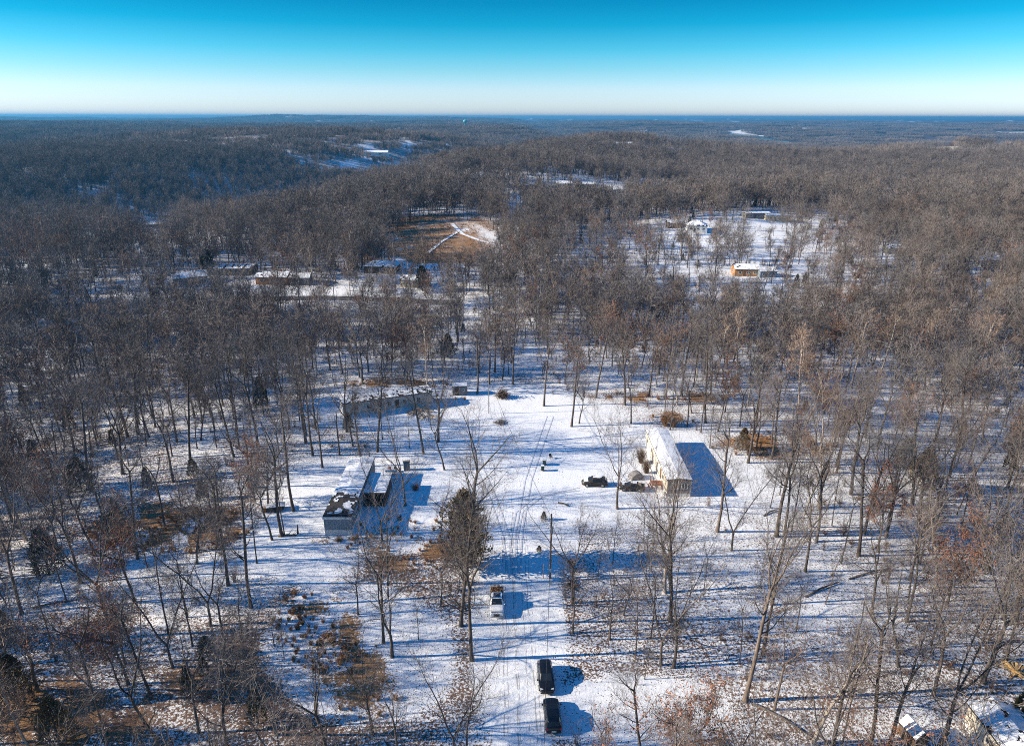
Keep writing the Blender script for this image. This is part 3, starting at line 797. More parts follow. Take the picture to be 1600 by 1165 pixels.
def gn_scatter(name, P, coll, label, category):
    me = bpy.data.meshes.new(name)
    n = len(P['co']); me.vertices.add(n); me.vertices.foreach_set('co', np.array(P['co'], float).ravel())
    for k, t_, key in (('rot', 'FLOAT', 'rot'), ('scl', 'FLOAT', 'scl'), ('idx', 'INT', 'idx')):
        a = me.attributes.new(k, t_, 'POINT'); a.data.foreach_set('value', np.array(P[key]))
    me.update()
    o = bpy.data.objects.new(name, me); COL.objects.link(o)
    ng = bpy.data.node_groups.new(name, 'GeometryNodeTree')
    ng.interface.new_socket('Geometry', in_out='INPUT', socket_type='NodeSocketGeometry')
    ng.interface.new_socket('Geometry', in_out='OUTPUT', socket_type='NodeSocketGeometry')
    gi = ng.nodes.new('NodeGroupInput'); go = ng.nodes.new('NodeGroupOutput')
    ci = ng.nodes.new('GeometryNodeCollectionInfo'); ci.inputs['Collection'].default_value = coll
    ci.inputs['Separate Children'].default_value = True; ci.inputs['Reset Children'].default_value = True
    ip = ng.nodes.new('GeometryNodeInstanceOnPoints'); ip.inputs['Pick Instance'].default_value = True
    def attr(nm, dt):
        a = ng.nodes.new('GeometryNodeInputNamedAttribute'); a.data_type = dt; a.inputs['Name'].default_value = nm; return a.outputs['Attribute']
    cx = ng.nodes.new('ShaderNodeCombineXYZ'); ng.links.new(attr('rot', 'FLOAT'), cx.inputs['Z'])
    er = ng.nodes.new('FunctionNodeEulerToRotation'); ng.links.new(cx.outputs[0], er.inputs[0])
    ng.links.new(gi.outputs[0], ip.inputs['Points']); ng.links.new(ci.outputs[0], ip.inputs['Instance'])
    ng.links.new(attr('idx', 'INT'), ip.inputs['Instance Index']); ng.links.new(er.outputs[0], ip.inputs['Rotation'])
    ng.links.new(attr('scl', 'FLOAT'), ip.inputs['Scale']); ng.links.new(ip.outputs[0], go.inputs[0])
    md = o.modifiers.new('scatter', 'NODES'); md.node_group = ng
    tag(o, label, category, None, 'stuff')
    return o
gn_scatter('forest', PTS, SRC, 'leafless grey brown winter woodland rolling over the hills to the horizon', 'forest')
print('forest instances', len(PTS['co']))

# underbrush and dry grass
USRC = bpy.data.collections.new('brush_shapes')
UI = {}
def add_usrc(key, me):
    n = len(USRC.objects); USRC.objects.link(bpy.data.objects.new('brush_%03d' % n, me)); UI.setdefault(key, []).append(n)
def shrub_mesh(seed, H, W, n, m_, w=.03, leaves=0, lm=None):
    rng = np.random.RandomState(seed); mb = MB()
    a = rng.uniform(0, 6.28, n); sp = rng.uniform(.05, 1, n) * W / H
    D = np.stack([np.cos(a) * sp, np.sin(a) * sp, np.ones(n)], 1); D /= np.linalg.norm(D, axis=1, keepdims=True)
    P = np.stack([rng.normal(0, W * .12, n), rng.normal(0, W * .12, n), np.full(n, -.05)], 1)
    L = H * rng.uniform(.5, 1.1, n)
    mb.tris(slivers(rng, P, D, L, w))
    for k in range(3):
        t = rng.uniform(.3, .9, (n, 1)); D2 = D + rng.normal(0, .4, D.shape); D2 /= np.linalg.norm(D2, axis=1, keepdims=True)
        mb.tris(slivers(rng, P + D * L[:, None] * t, D2, L * rng.uniform(.2, .45, n), w * .75))
    if leaves: mb.tris(leaf_tris(rng, P, D, L, leaves, .09), 1)
    return mb.mesh('shrub_shape', [m_] + ([lm or M_RUSS] if leaves else []))
for i in range(4): add_usrc('sapling', shrub_mesh(500 + i, 3.4, 1.3, 34, M_BRUSH, .035))
for i in range(2): add_usrc('saplingleaf', shrub_mesh(510 + i, 2.2, 1.1, 34, M_BRUSH, .03, 90))
for i in range(3): add_usrc('grass', shrub_mesh(520 + i, .75, .5, 60, M_TAN, .05))
for i in range(2): add_usrc('lowbrush', shrub_mesh(530 + i, 1.1, 1.2, 60, M_BRUSH, .03, 40))
UP = {'co': [], 'rot': [], 'scl': [], 'idx': []}
x = RNG.uniform(-190, 190, 17000); y = RNG.uniform(42, 330, 17000)
inw = np.abs(x) < .78 * y + 12
op = open_w(x, y); thn = thin_w(x, y)
tan = np.zeros(len(x))
for z_ in TAN: tan = np.maximum(tan, z_.w(x, y, .4))
lane_d = np.abs(x - (.7 + .012 * (y - 60) + .9 * np.sin(y / 23.0)))
cl = sm((fbm(x / 9, y / 9, 97, 2) - .42) / .2)
pb = ((1 - op) * .36 * cl + .02) * (lane_d > 5)
u = RNG.uniform(0, 1, len(x))
z = terrain(x, y)
for i in np.nonzero(inw & (u < pb))[0]:
    k = 'sapling' if RNG.uniform() < .55 else ('saplingleaf' if RNG.uniform() < .35 else 'lowbrush')
    ids = UI[k]; UP['co'].append((x[i], y[i], z[i])); UP['rot'].append(RNG.uniform(0, 6.28))
    UP['scl'].append(RNG.uniform(.5, 1.15) * (.5 if op[i] > .5 else 1)); UP['idx'].append(ids[RNG.randint(len(ids))])
gn_scatter('underbrush', UP, USRC, 'thin grey brown saplings and leafy brush scattered under the trees', 'undergrowth')
GP = {'co': [], 'rot': [], 'scl': [], 'idx': []}
for z_ in TAN:
    n = int(min(1500, z_.rx * z_.ry * 3.14 * (1.1 if z_ in TAN[:2] else .3)))
    a = RNG.uniform(0, 6.28, n); r_ = np.sqrt(RNG.uniform(0, 1, n)) * 1.1
    yy = z_.y + r_ * np.sin(a) * z_.ry; xx = z_.x + z_.k * (yy - z_.y) + r_ * np.cos(a) * z_.rx
    zz = terrain(xx, yy); nn = fbm(xx / 5, yy / 5, 55, 3)
    for i in range(n):
        if nn[i] < .44: continue
        ids = UI['grass']; GP['co'].append((xx[i], yy[i], zz[i])); GP['rot'].append(RNG.uniform(0, 6.28))
        GP['scl'].append(RNG.uniform(.5, 1.3)); GP['idx'].append(ids[RNG.randint(3)])
gn_scatter('dry_grass', GP, USRC, 'orange tan tufts of dry grass poking through the snow', 'grass')
print('brush', len(UP['co']), 'grass', len(GP['co']))
# ------------------------------------------------------------------ buildings
M_SNOW = mat('roof_snow', SNOW, .8, .05, 2.0, bump=.2)
M_SHING = mat('dark_shingles', (.035, .033, .034), .9, .4, 3.0)
M_WHITE = mat('white_vinyl', (.72, .70, .66), .6, .06, 1.0)
M_CREAM = mat('cream_siding', (.62, .55, .44), .7, .08, .8)
M_BEIGE = mat('beige_siding', (.52, .46, .39), .75, .12, .8)
M_BLUEG = mat('blue_grey_metal', (.23, .28, .31), .6, .15, .8, stretch=(6, 6, .6))
M_GREYW = mat('weathered_grey', (.20, .19, .185), .85, .25, 1.2, stretch=(1, 1, 4))
M_OCHRE = mat('ochre_wood_siding', (.36, .17, .06), .8, .2, 1.2)
M_BROWN = mat('brown_wood_siding', (.12, .075, .05), .85, .25, 1.5)
M_GREEN = mat('grey_green_siding', (.16, .20, .185), .8, .12, 1.0)
M_TANS = mat('tan_siding', (.58, .47, .30), .75, .08, 1.0)
M_GLASS = mat('dark_window_glass', (.02, .026, .032), .08, .2, 1.0, spec=.6)
M_WOODP = mat('grey_deck_wood', (.24, .19, .15), .85, .3, 3.0)
M_REDW = mat('reddish_deck_wood', (.30, .13, .08), .8, .25, 3.0)
M_STEEL = mat('galvanised_steel', (.42, .44, .46), .45, .15, 2.0, metal=.6)

def snow_sheet(name, parent, x0, x1, y0, y1, zf, keep=None, cell=.3, th=.08, m_=None):
    """settled snow as a lumpy layer of real thickness, with holes where it has melted"""
    nx, ny = max(2, int((x1 - x0) / cell)), max(2, int((y1 - y0) / cell))
    xs, ys = np.linspace(x0, x1, nx + 1), np.linspace(y0, y1, ny + 1)
    mb = MB(); vid = {}
    def V(i, j, top):
        k = (i, j, top)
        if k not in vid:
            x, y = xs[i], ys[j]
            vid[k] = len(mb.v); mb.v.append((x, y, zf(x, y) + (th * (.7 + .6 * float(vnoise(np.array(x * 1.3), np.array(y * 1.3), 8))) if top else .004)))
        return vid[k]
    on = lambda i, j: 0 <= i < nx and 0 <= j < ny and (keep is None or keep(.5 * (xs[i] + xs[i + 1]), .5 * (ys[j] + ys[j + 1])))
    for i in range(nx):
        for j in range(ny):
            if not on(i, j): continue
            mb.f.append((V(i, j, 1), V(i + 1, j, 1), V(i + 1, j + 1, 1), V(i, j + 1, 1))); mb.mi.append(0)
            for (a, b, c, d, ni, nj) in ((i, j, i + 1, j, i, j - 1), (i + 1, j, i + 1, j + 1, i + 1, j), (i + 1, j + 1, i, j + 1, i, j + 1), (i, j + 1, i, j, i - 1, j)):
                if not on(ni, nj):
                    mb.f.append((V(a, b, 0), V(c, d, 0), V(c, d, 1), V(a, b, 1))); mb.mi.append(0)
    return mb.obj(name, m_ or M_SNOW, parent)

def face_box(mb, face, L, W, u0, u1, z0, z1, d0, d1, mi=0):
    if face == 'S': mb.quad_box(u0, u1, -W / 2 - d1, -W / 2 - d0, z0, z1, mi)
    elif face == 'N': mb.quad_box(u0, u1, W / 2 + d0, W / 2 + d1, z0, z1, mi)
    elif face == 'E': mb.quad_box(L / 2 + d0, L / 2 + d1, u0, u1, z0, z1, mi)
    else: mb.quad_box(-L / 2 - d1, -L / 2 - d0, u0, u1, z0, z1, mi)
def add_window(root, face, L, W, u, z, w, h, fm, shutters=None):
    f = MB(); t = .09
    for a in ((u - w / 2 - t, u - w / 2, z - h / 2 - t, z + h / 2 + t), (u + w / 2, u + w / 2 + t, z - h / 2 - t, z + h / 2 + t),
              (u - w / 2, u + w / 2, z + h / 2, z + h / 2 + t), (u - w / 2, u + w / 2, z - h / 2 - t, z - h / 2), (u - .025, u + .025, z - h / 2, z + h / 2)):
        face_box(f, face, L, W, *a, .004, .07)
    fo = f.obj('window', fm, root)
    p = MB(); face_box(p, face, L, W, u - w / 2, u + w / 2, z - h / 2, z + h / 2, .006, .03); p.obj('pane', M_GLASS, fo)
    if shutters:
        for s in (-1, 1):
            q = MB(); c_ = u + s * (w / 2 + t + .2); face_box(q, face, L, W, c_ - .17, c_ + .17, z - h / 2, z + h / 2, .004, .05)
            q.obj('shutter', shutters, root)
def add_door(root, face, L, W, u, z0, m_):
    d = MB(); face_box(d, face, L, W, u - .45, u + .45, z0, z0 + 2.0, .004, .06); do = d.obj('door', m_, root)
    k = MB(); face_box(k, face, L, W, u + .3, u + .38, z0 + .95, z0 + 1.03, .064, .11); k.obj('handle', M_STEEL, do)

def building(name, label, cat, x, y, rz, L, W, H, wm, roof='low', rh=.35, over=.18, skirt=None, ribs=0, endmat=None, windows=(), doors=(), fm=None,
             keep=None, snow=True, z=None, group=None, chimney=False, cell=.35, roofmat=None, th=.10):
    """box walls, pitched roof and its load of snow; long side along local x"""
    root = empty(name, (x, y, (tz(x, y) if z is None else z)), rz)
    tag(root, label, cat, group)
    sk = skirt or 0
    t = .12
    for face, (a, b) in (('S', (-L / 2, L / 2)), ('N', (-L / 2, L / 2)), ('E', (-W / 2 + t, W / 2 - t)), ('W', (-W / 2 + t, W / 2 - t))):
        wb = MB(); face_box(wb, face, L, W, a, b, sk - (0 if sk else .6), H, -t, 0)
        if ribs:
            nn = int((b - a) / ribs)
            for i in range(nn + 1):
                u = a + .06 + (b - a - .12) * i / nn
                face_box(wb, face, L, W, u - .03, u + .03, sk + .02, H - .04, 0, .025)
        if roof in ('gable',) and face in 'EW':
            s = L / 2 if face == 'E' else -L / 2; s2 = s - t if face == 'E' else s + t
            wb.prism([(-W / 2 + t, H), (W / 2 - t, H), (0, H + rh - .1)], 'x', min(s, s2) + .001, max(s, s2) - .001)
        wb.obj('wall', endmat if (endmat and face in 'EW') else wm, root)
    if sk:
        s_ = MB()
        for face, (a, b) in (('S', (-L / 2, L / 2)), ('N', (-L / 2, L / 2)), ('E', (-W / 2, W / 2)), ('W', (-W / 2, W / 2))):
            face_box(s_, face, L, W, a, b, -.5, sk, -.1, -.03)
        s_.obj('skirting', M_WHITE, root)
    r_ = MB(); o = over; X0, X1, Y0, Y1 = -L / 2 - o, L / 2 + o, -W / 2 - o, W / 2 + o
    if roof == 'low':
        prof = [(Y0, H + .02), (Y1, H + .02), (Y1, H + .16), (Y1 * .5, H + .16 + rh * .6), (0, H + .16 + rh), (Y0 * .5, H + .16 + rh * .6), (Y0, H + .16)]
        r_.prism(prof, 'x', X0, X1)
        zf = lambda a, b: H + .16 + (rh * (1 - (abs(b) / abs(Y1)) * .8) if abs(b) < abs(Y1) * .5 else rh * 1.2 * (1 - abs(b) / abs(Y1)))
    elif roof == 'gable':
        prof = [(Y0, H), (0, H + rh * (1 + o / (W / 2)) - .02 - rh * o / (W / 2)), (Y1, H), (Y1, H + .14), (0, H + rh + .16), (Y0, H + .14)]
        prof = [(Y0, H - rh * o / (W / 2)), (0, H + rh), (Y1, H - rh * o / (W / 2)), (Y1, H - rh * o / (W / 2) + .16), (0, H + rh + .16), (Y0, H - rh * o / (W / 2) + .16)]
        for a_, b_ in ((X0, X1),):
            r_.prism([prof[0], prof[1], prof[4], prof[5]], 'x', a_, b_); r_.prism([prof[1], prof[2], prof[3], prof[4]], 'x', a_, b_)
        zf = lambda a, b: H + rh + .16 - abs(b) * rh / (W / 2)
    else:   # hip
        i = W / 2 * .95
        b_ = [(X0, Y0, H), (X1, Y0, H), (X1, Y1, H), (X0, Y1, H)]; t_ = [(X0 + i, 0, H + rh), (X1 - i, 0, H + rh)]
        lo = [(p[0], p[1], H - .12) for p in b_]
        r_.poly([b_[0], b_[1], t_[1], t_[0]]); r_.poly([b_[2], b_[3], t_[0], t_[1]]); r_.poly([b_[1], b_[2], t_[1]]); r_.poly([b_[3], b_[0], t_[0]])
        r_.poly(lo[::-1])
        for k in range(4): r_.poly([lo[k], lo[(k + 1) % 4], b_[(k + 1) % 4], b_[k]])
        zf = lambda a, b: H + rh * max(0, min((W / 2 + o - abs(b)) / (W / 2 + o), (X1 - abs(a)) / i))
    ro = r_.obj('roof', roofmat or M_SHING, root)
    if snow: snow_sheet('snow_cover', ro, X0 + .05, X1 - .05, Y0 + .05, Y1 - .05, zf, keep, cell, th)
    if chimney:
        c_ = MB(); c_.quad_box(L * .2, L * .2 + .7, -.35, .35, H, H + rh + 1.0); c_.obj('chimney', mat('chimney_brick', (.25, .12, .08), .9, .3, 4), ro)
    for w_ in windows: add_window(root, w_[0], L, W, w_[1], w_[2], w_[3], w_[4], fm or M_WHITE, w_[5] if len(w_) > 5 else None)
    for d_ in doors: add_door(root, d_[0], L, W, d_[1], d_[2], d_[3] if len(d_) > 3 else M_BROWN)
    return root
def nz(x, y, s=1.0, seed=3): return float(fbm(np.array(x * s), np.array(y * s), seed, 3))

# the white trailer right of the yard (its length runs away from the camera; local x = away)
WT = building('mobile_home', 'long white single-wide mobile home with snowy roof at the right of the yard', 'mobile home', 29.9, 119.4, R(90), 21.0, 4.3, 3.3,
    M_CREAM, 'low', .3, .15, .75, 0, M_GREYW, fm=M_WHITE,
    windows=(('W', -.95, 2.25, 1.0, .95), ('W', .75, 2.25, 1.3, .95), ('N', -7, 2.1, 1.0, .9), ('N', -2, 2.1, .8, .9), ('N', 4, 2.1, 1.2, .9), ('N', 8, 2.1, .9, .9), ('S', -5, 2.1, 1.2, .9), ('S', 3, 2.1, 1.2, .9)),
    doors=(('N', -5, .8, M_BROWN), ('S', -1, .8, M_WHITE)))
# the blue grey trailer at the left with its snow half melted
LT = building('mobile_home', 'blue-grey metal mobile home at the left, dark bare patch on its near roof end', 'mobile home', -28.1, 106.4, R(90), 20.2, 4.4, 3.4,
    M_BLUEG, 'low', .25, .12, 1.0, .35, None, fm=M_WHITE,
    keep=lambda x, y: x > -2.6 + 1.2 * math.sin(y * 1.7) or (nz(x, y, .9) + .10 * (x + 10) / 6 > .60 and x > -9.6) ,
    windows=(('S', -6, 2.2, 1.2, .8), ('S', -2, 2.2, 1.0, .8), ('N', -6, 2.2, 1.2, .8), ('N', 4, 2.2, 1.2, .8)), doors=(('S', -4, 1.0),), cell=.28)
# white fascia band over the near gable end
fb = MB(); fb.quad_box(-20.2 / 2 - .19, -20.2 / 2 - .125, -2.34, 2.34, 3.08, 3.52); fb.obj('fascia', M_WHITE, LT)
# flat roofed porch built on its right side
pr = empty('covered_porch', (-23.9, 108.6, tz(-23.9, 108.6)))
tag(pr, 'flat-roofed wooden porch with snow on top joined to the blue-grey mobile home', 'porch')
for nm, b_ in (('wall', (1.75, 1.87, -3.4, 3.4, -.3, 2.6)), ('wall', (-1.85, 1.75, 3.28, 3.4, -.3, 2.6)), ('roof', (-1.85, 2.1, -3.6, 3.6, 2.62, 2.78)), ('deck', (-1.85, 1.72, -3.4, 3.25, .05, .25))):
    q = MB(); q.quad_box(*b_); q.obj(nm, M_BROWN if nm != 'roof' else M_SHING, pr)
for sx in (-1.7, 0, 1.6):
    q = MB(); q.quad_box(sx, sx + .12, -3.5, -3.38, 0, 2.6); q.obj('post', M_WOODP, pr)
q = MB(); q.quad_box(-1.6, 1.6, -3.49, -3.43, .9, 1.0); q.quad_box(-1.6, 1.6, -3.49, -3.43, .5, .57); q.obj('railing', M_WOODP, pr)
snow_sheet('snow_cover', pr, -1.85, 2.08, -3.55, 3.55, lambda a, b: 2.78, None, .35, .1)

# beige trailer at the back left
bl, br_ = ground_point(537, 653), ground_point(676, 633)
ax = math.atan2(br_[1] - bl[1], br_[0] - bl[0]); Lb = math.hypot(br_[0] - bl[0], br_[1] - bl[1])
bcx, bcy = (bl[0] + br_[0]) / 2 - math.sin(ax) * 2.15, (bl[1] + br_[1]) / 2 + math.cos(ax) * 2.15
sh = M_WHITE
BT = building('mobile_home', 'beige mobile home with white-framed windows and patchy snowy roof at the back left', 'mobile home', bcx, bcy, ax, Lb, 4.3, 3.3, M_BEIGE, 'low', .3, .15,
    .6, 0, M_WHITE, cell=.2, keep=lambda x, y: nz(x, y, 1.5, 9) < .60 + .05 * y,
    windows=(('S', -Lb / 2 + 3.0, 2.0, .9, 1.1, sh), ('S', -Lb / 2 + 6.0, 2.0, 1.1, 1.1, sh), ('S', -Lb / 2 + 10.6, 2.0, .9, 1.1, sh), ('S', -Lb / 2 + 14.2, 2.0, .8, 1.0), ('S', -Lb / 2 + 17.5, 2.0, .8, 1.0), ('W', 0, 2.0, .9, .9)),
    doors=(('S', -Lb / 2 + 12.4, .6),), z=min(bl[2], br_[2]))
# mobile home at the bottom right corner
CT = building('mobile_home', 'cream mobile home with snow-covered ridge roof cut off by the bottom right corner', 'mobile home', 53.4, 50.0, R(90), 19.0, 4.9, 2.9, M_CREAM, 'gable', .75, .2,
    .7, .6, None, windows=(('N', 5.5, 1.9, 1.0, .9), ('N', 1.5, 1.9, 1.0, .9), ('N', -4.5, 1.9, 1.0, .9)), doors=(('N', 3.6, .7),),
    keep=lambda x, y: nz(x, y, 1.2, 4) < .66, cell=.2)
g = ground_point(1432, 1166)
building('garden_shed', 'small brown wooden shed with pointed snowy roof at the bottom right edge', 'shed', g[0], g[1] + .9, R(90 + 12), 2.4, 1.6, 1.5, M_BROWN, 'gable', .8, .12, th=.07, cell=.2,
         doors=())
g = ground_point(718, 617)
building('garden_shed', 'small weathered grey shed beyond the far end of the beige mobile home', 'shed', g[0], g[1] + 1, R(8), 3.6, 2.4, 2.2, M_GREYW, 'gable', .5, .1, th=.05, windows=(('S', 0.8, 1.3, .5, .5),), doors=(('S', -.8, .05),))

# far houses: (px, py of wall foot, rz deg, L, W, H, wall, roof, rise, label, windows?)
FARH = [
 (240, 357, 12, 19, 8, 3.0, M_GREEN, 'gable', 1.6, 'long grey-green house with white roof in the snowy clearing at far left', 0),
 (261, 343, 8, 7, 6, 3.0, M_BROWN, 'gable', 1.2, 'small brown shed with snowy roof behind the long grey-green house at far left', 0),
 (199, 335, 10, 15, 8, 3.6, M_TANS, 'gable', 1.4, 'pale house with a bright white roof, uppermost in the far left clearing', 0),
 (298, 447, 28, 13, 8, 2.8, M_GREYW, 'gable', 1.7, 'grey house with steep snowy roof at the left bend of the dark road', 0),
 (370, 431, 3, 16, 9, 2.6, M_BROWN, 'low', .9, 'brown house under a flat white roof striped with dark bands', 1),
 (430, 446, -2, 13, 8, 2.8, M_OCHRE, 'gable', 1.5, 'orange-brown ranch house with snowy roof above the road on the left', 0),
 (472, 447, 2, 8, 7, 2.8, M_GREYW, 'gable', 1.4, 'dark grey annex joined to the right of the orange-brown ranch house', 0),
 (598, 428, -6, 14, 9, 3.0, M_BROWN, 'hip', 2.2, 'brown house with hipped frosty roof below the orange hillside', 0),
 (643, 450, -12, 7.5, 6, 2.8, M_TANS, 'gable', 1.4, 'small tan garage with bright sunlit wall between dark trees', 0),
 (1163, 431, -5, 10.5, 8, 3.0, M_OCHRE, 'gable', 1.5, 'orange wooden cabin among snowy trunks right of centre', 0),
 (1194, 433, 6, 7.5, 7, 2.6, M_BLUEG, 'gable', 1.3, 'blue-grey annex joined to the right of the orange wooden cabin', 0),
 (1087, 364, -10, 11, 10, 3.4, M_WHITE, 'hip', 2.6, 'white house with pale blue hipped roof standing among thin trees', 0),
 (1053, 356, 4, 9, 6, 2.6, M_BROWN, 'gable', 1.3, 'small brown house with white roof left of the white hipped house', 0),
 (826, 296, 10, 15, 9, 3.0, M_GREYW, 'gable', 2.2, 'dark gabled house with bright snowy roof, leftmost of the far hamlet', 0),
 (880, 300, 0, 13, 9, 6.0, M_TANS, 'gable', 2.0, 'tall yellowish two-storey house in the far hamlet', 0),
 (913, 295, 0, 17, 9, 3.0, M_GREYW, 'gable', 1.6, 'long low grey house with white roof just right of the yellowish tall house', 0),
 (963, 304, -4, 16, 10, 3.2, M_WHITE, 'gable', 1.8, 'wide white building at the right end of the far hamlet', 0),
 (955, 321, 8, 14, 8, 3.0, M_BROWN, 'gable', 1.8, 'brown house nearest to us in the far hamlet', 0),
 (1385, 322, 80, 12, 7, 3.2, M_WHITE, 'gable', 1.7, 'lone white-roofed house in a slot between dark woods on the right', 0),
 (1180, 341, 6, 15, 6, 3.0, M_GREYW, 'low', .5, 'grey trailer home with snow-white roof in the middle right woods', 0),
 (1212, 345, -4, 14, 6, 3.0, M_TANS, 'low', .5, 'tan trailer home with snowy roof in the middle right woods', 0),
 (575, 246, 2, 70, 16, 6.0, M_WHITE, 'gable', 3.0, 'very long white barn on the far wooded ridge left of centre', 0),
 (1452, 270, 0, 20, 10, 4.0, M_TANS, 'gable', 2.4, 'tan farmhouse with white roof on the far right ridge', 0),
 (1480, 273, 6, 24, 10, 4.0, M_WHITE, 'gable', 2.2, 'white barn right of the tan farmhouse on the far right ridge', 0),
 (1540, 415, 4, 10, 6, 2.8, M_WHITE, 'gable', 1.4, 'small white house half hidden by dense trees at far right', 0),
 (1400, 396, -8, 11, 7, 2.8, M_GREYW, 'gable', 1.5, 'grey house with snowy roof hidden in woods right of the orange cabin', 0),
 (955, 231, 0, 60, 20, 6.0, M_WHITE, 'gable', 3.0, 'white farm building in the distant valley, centre right', 0),
 (1155, 240, 4, 60, 20, 6.0, M_TANS, 'gable', 3.0, 'pale farm building beside the distant straw field', 0),
 (110, 234, 0, 55, 20, 6.0, M_WHITE, 'gable', 3.0, 'white farm building far off in the blue woods at upper left', 0),
]
HOUSE_XY = []
for px, py, rz, L, W, H, wm, rf, rh, lab, stripes in FARH:
    g = ground_point(px, py)
    yy = g[1] + W / 2; xx = g[0] * yy / g[1]
    kp = (lambda x, y: (math.sin(x * 2.2) > -.55 or nz(x, y, 1.1, 2) > .6) and nz(x, y, .5, 7) < .66) if stripes else (lambda x, y: nz(x, y, .35, 12) < .64)
    big = L > 40
    ws = [('S', -L * .3, H * .55, L * .07 + .5, H * .3), ('S', L * .05, H * .55, L * .07 + .5, H * .3), ('S', L * .32, H * .55, L * .07 + .5, H * .3), ('W', 0, H * .55, 1.4, H * .3)]
    if H > 5 and not big: ws = [('S', u * L, zz, 1.5, 1.4) for u in (-.32, 0, .32) for zz in (1.6, 4.4)]
    hse = building('barn' if big else 'house', lab, 'barn' if big else 'house', xx, yy, R(rz), L, W, H, wm, rf, rh, .3 if not big else .8, windows=ws,
                   doors=(('S', -L * .12, .1),) if not big else (), keep=kp, cell=1.0 if not big else 6.0, th=.14, chimney=(L in (19, 13, 14)))
    HOUSE_XY.append((xx, yy, max(L, W) / 2 + 2.5))

# the cleared road past the left row of houses
def ribbon(name, pxs, width, m_, lift):
    P = [ground_point(*p) for p in pxs]; Q = []
    for i in range(len(P) - 1):
        for t in np.linspace(0, 1, 8, endpoint=False): Q.append((P[i][0] + (P[i + 1][0] - P[i][0]) * t, P[i][1] + (P[i + 1][1] - P[i][1]) * t))
    Q.append(P[-1][:2]); mb = MB(); n = len(Q)
    for i, (x, y) in enumerate(Q):
        a, b = Q[max(0, i - 1)], Q[min(n - 1, i + 1)]; d = Vector((b[0] - a[0], b[1] - a[1])).normalized()
        for s in (-1, -.33, .33, 1):
            xx, yy = x - d.y * width / 2 * s, y + d.x * width / 2 * s
            mb.v.append((xx, yy, tz(xx, yy) + lift))
    for i in range(n - 1):
        for k in range(3): mb.f.append((4 * i + k, 4 * i + k + 1, 4 * i + k + 5, 4 * i + k + 4)); mb.mi.append(0)
    return tag(mb.obj(name, m_), None, None, None, 'structure')
M_ROAD = mat('wet_asphalt', (.10, .095, .10), .7, .6, .35)
ribbon('road', ((20, 535), (75, 518), (140, 503), (200, 491), (300, 477), (400, 467), (500, 466), (600, 468), (720, 474)), 4.5, M_ROAD, .12)

M_TRACK = mat('packed_snow', (.60, .61, .64), .7, .15, 1.5)
ribbon('track', ((706, 350), (722, 366), (748, 376), (800, 388)), 2.2, M_SNOW, .25)
ribbon('track', ((716, 362), (690, 378), (668, 396)), 1.7, M_SNOW, .25)
for dx in (-5, 5):
    ribbon('wheel_track', ((806 + dx, 905), (802 + dx, 850), (812 + dx, 800), (842 + dx, 776), (880 + dx, 768), (905, 764 + dx * .5)), .24, M_TRACK, .03)
    ribbon('wheel_track', ((801 + dx, 905), (792 + dx, 840), (772 + dx, 780), (752 + dx, 735), (742 + dx, 690), (744 + dx, 655)), .24, M_TRACK, .03)
    ribbon('wheel_track', ((808 + dx, 900), (812 + dx, 830), (826 + dx, 750), (846 + dx, 690), (860 + dx, 650)), .22, M_TRACK, .03)

# water tower on the far ridge
wx, wy = -212.0, 3300.0
wz = tz(wx, wy)
wt = empty('water_tower', (wx, wy, wz)); tag(wt, 'teal water tower standing tiny above the woods on the horizon', 'water tower')
M_TEAL = mat('teal_paint', (.10, .42, .44), .5, .05, .1)
hh = min(62 - wz, 46)
prof = [(0, 0), (5, .6), (8.5, 3), (9.8, 6.5), (9, 10), (5.5, 12.5), (0, 13.6)]
q = MB()
q.tube([(0, 0, hh - 14 + p[1]) for p in prof], [max(.05, p[0]) for p in prof], 20); q.obj('tank', M_TEAL, wt, True)
q = MB(); q.tube([(0, 0, -2), (0, 0, 4), (0, 0, hh - 13), (0, 0, hh - 12)], [5.5, 2.6, 2.2, 5], 14); q.obj('stem', M_TEAL, wt, True)

# ------------------------------------------------------------------ vehicles
M_BLACK = mat('black_car_paint', (.010, .010, .012), .3, .1, 3.0, spec=.4, coat=.25)
M_WPAINT = mat('white_car_paint', (.84, .85, .86), .3, .03, 3.0, spec=.5, coat=.6)
M_BURNT = mat('dull_dark_paint', (.045, .036, .032), .75, .5, 2.5)
M_TYRE = mat('tyre_rubber', (.018, .018, .019), .9, .2, 8)
M_RIM = mat('alloy', (.35, .36, .38), .4, .1, 5, metal=.7)
M_LAMP = mat('headlamp_glass', (.72, .74, .76), .15, .05, 3, spec=.6)
M_RED = mat('tail_lamp', (.35, .02, .02), .25, .1, 3, spec=.6)
M_PLAS = mat('black_plastic', (.03, .03, .032), .6, .2, 5)
def ring(st):
    x, zl, zb, zt, wl, wb, wt_ = st; zm = zl + (zb - zl) * .55
    return [(x, -wl, zl), (x, -wb, zm), (x, -wb * .97, zb), (x, -wt_, zt), (x, -wt_ * .55, zt + .025), (x, wt_ * .55, zt + .025), (x, wt_, zt), (x, wb * .97, zb), (x, wb, zm), (x, wl, zl)]
def loft(mb, sts):
    rs = [ring(s) for s in sts]; o = len(mb.v); k = len(rs[0])
    for r_ in rs: mb.v += r_
    for i in range(len(rs) - 1):
        for j in range(k):
            j2 = (j + 1) % k
            mb.f.append((o + i * k + j, o + i * k + j2, o + (i + 1) * k + j2, o + (i + 1) * k + j)); mb.mi.append(0)
    mb.f.append(tuple(o + j for j in range(k - 1, -1, -1))); mb.f.append(tuple(o + (len(rs) - 1) * k + j for j in range(k))); mb.mi += [0, 0]
    return rs
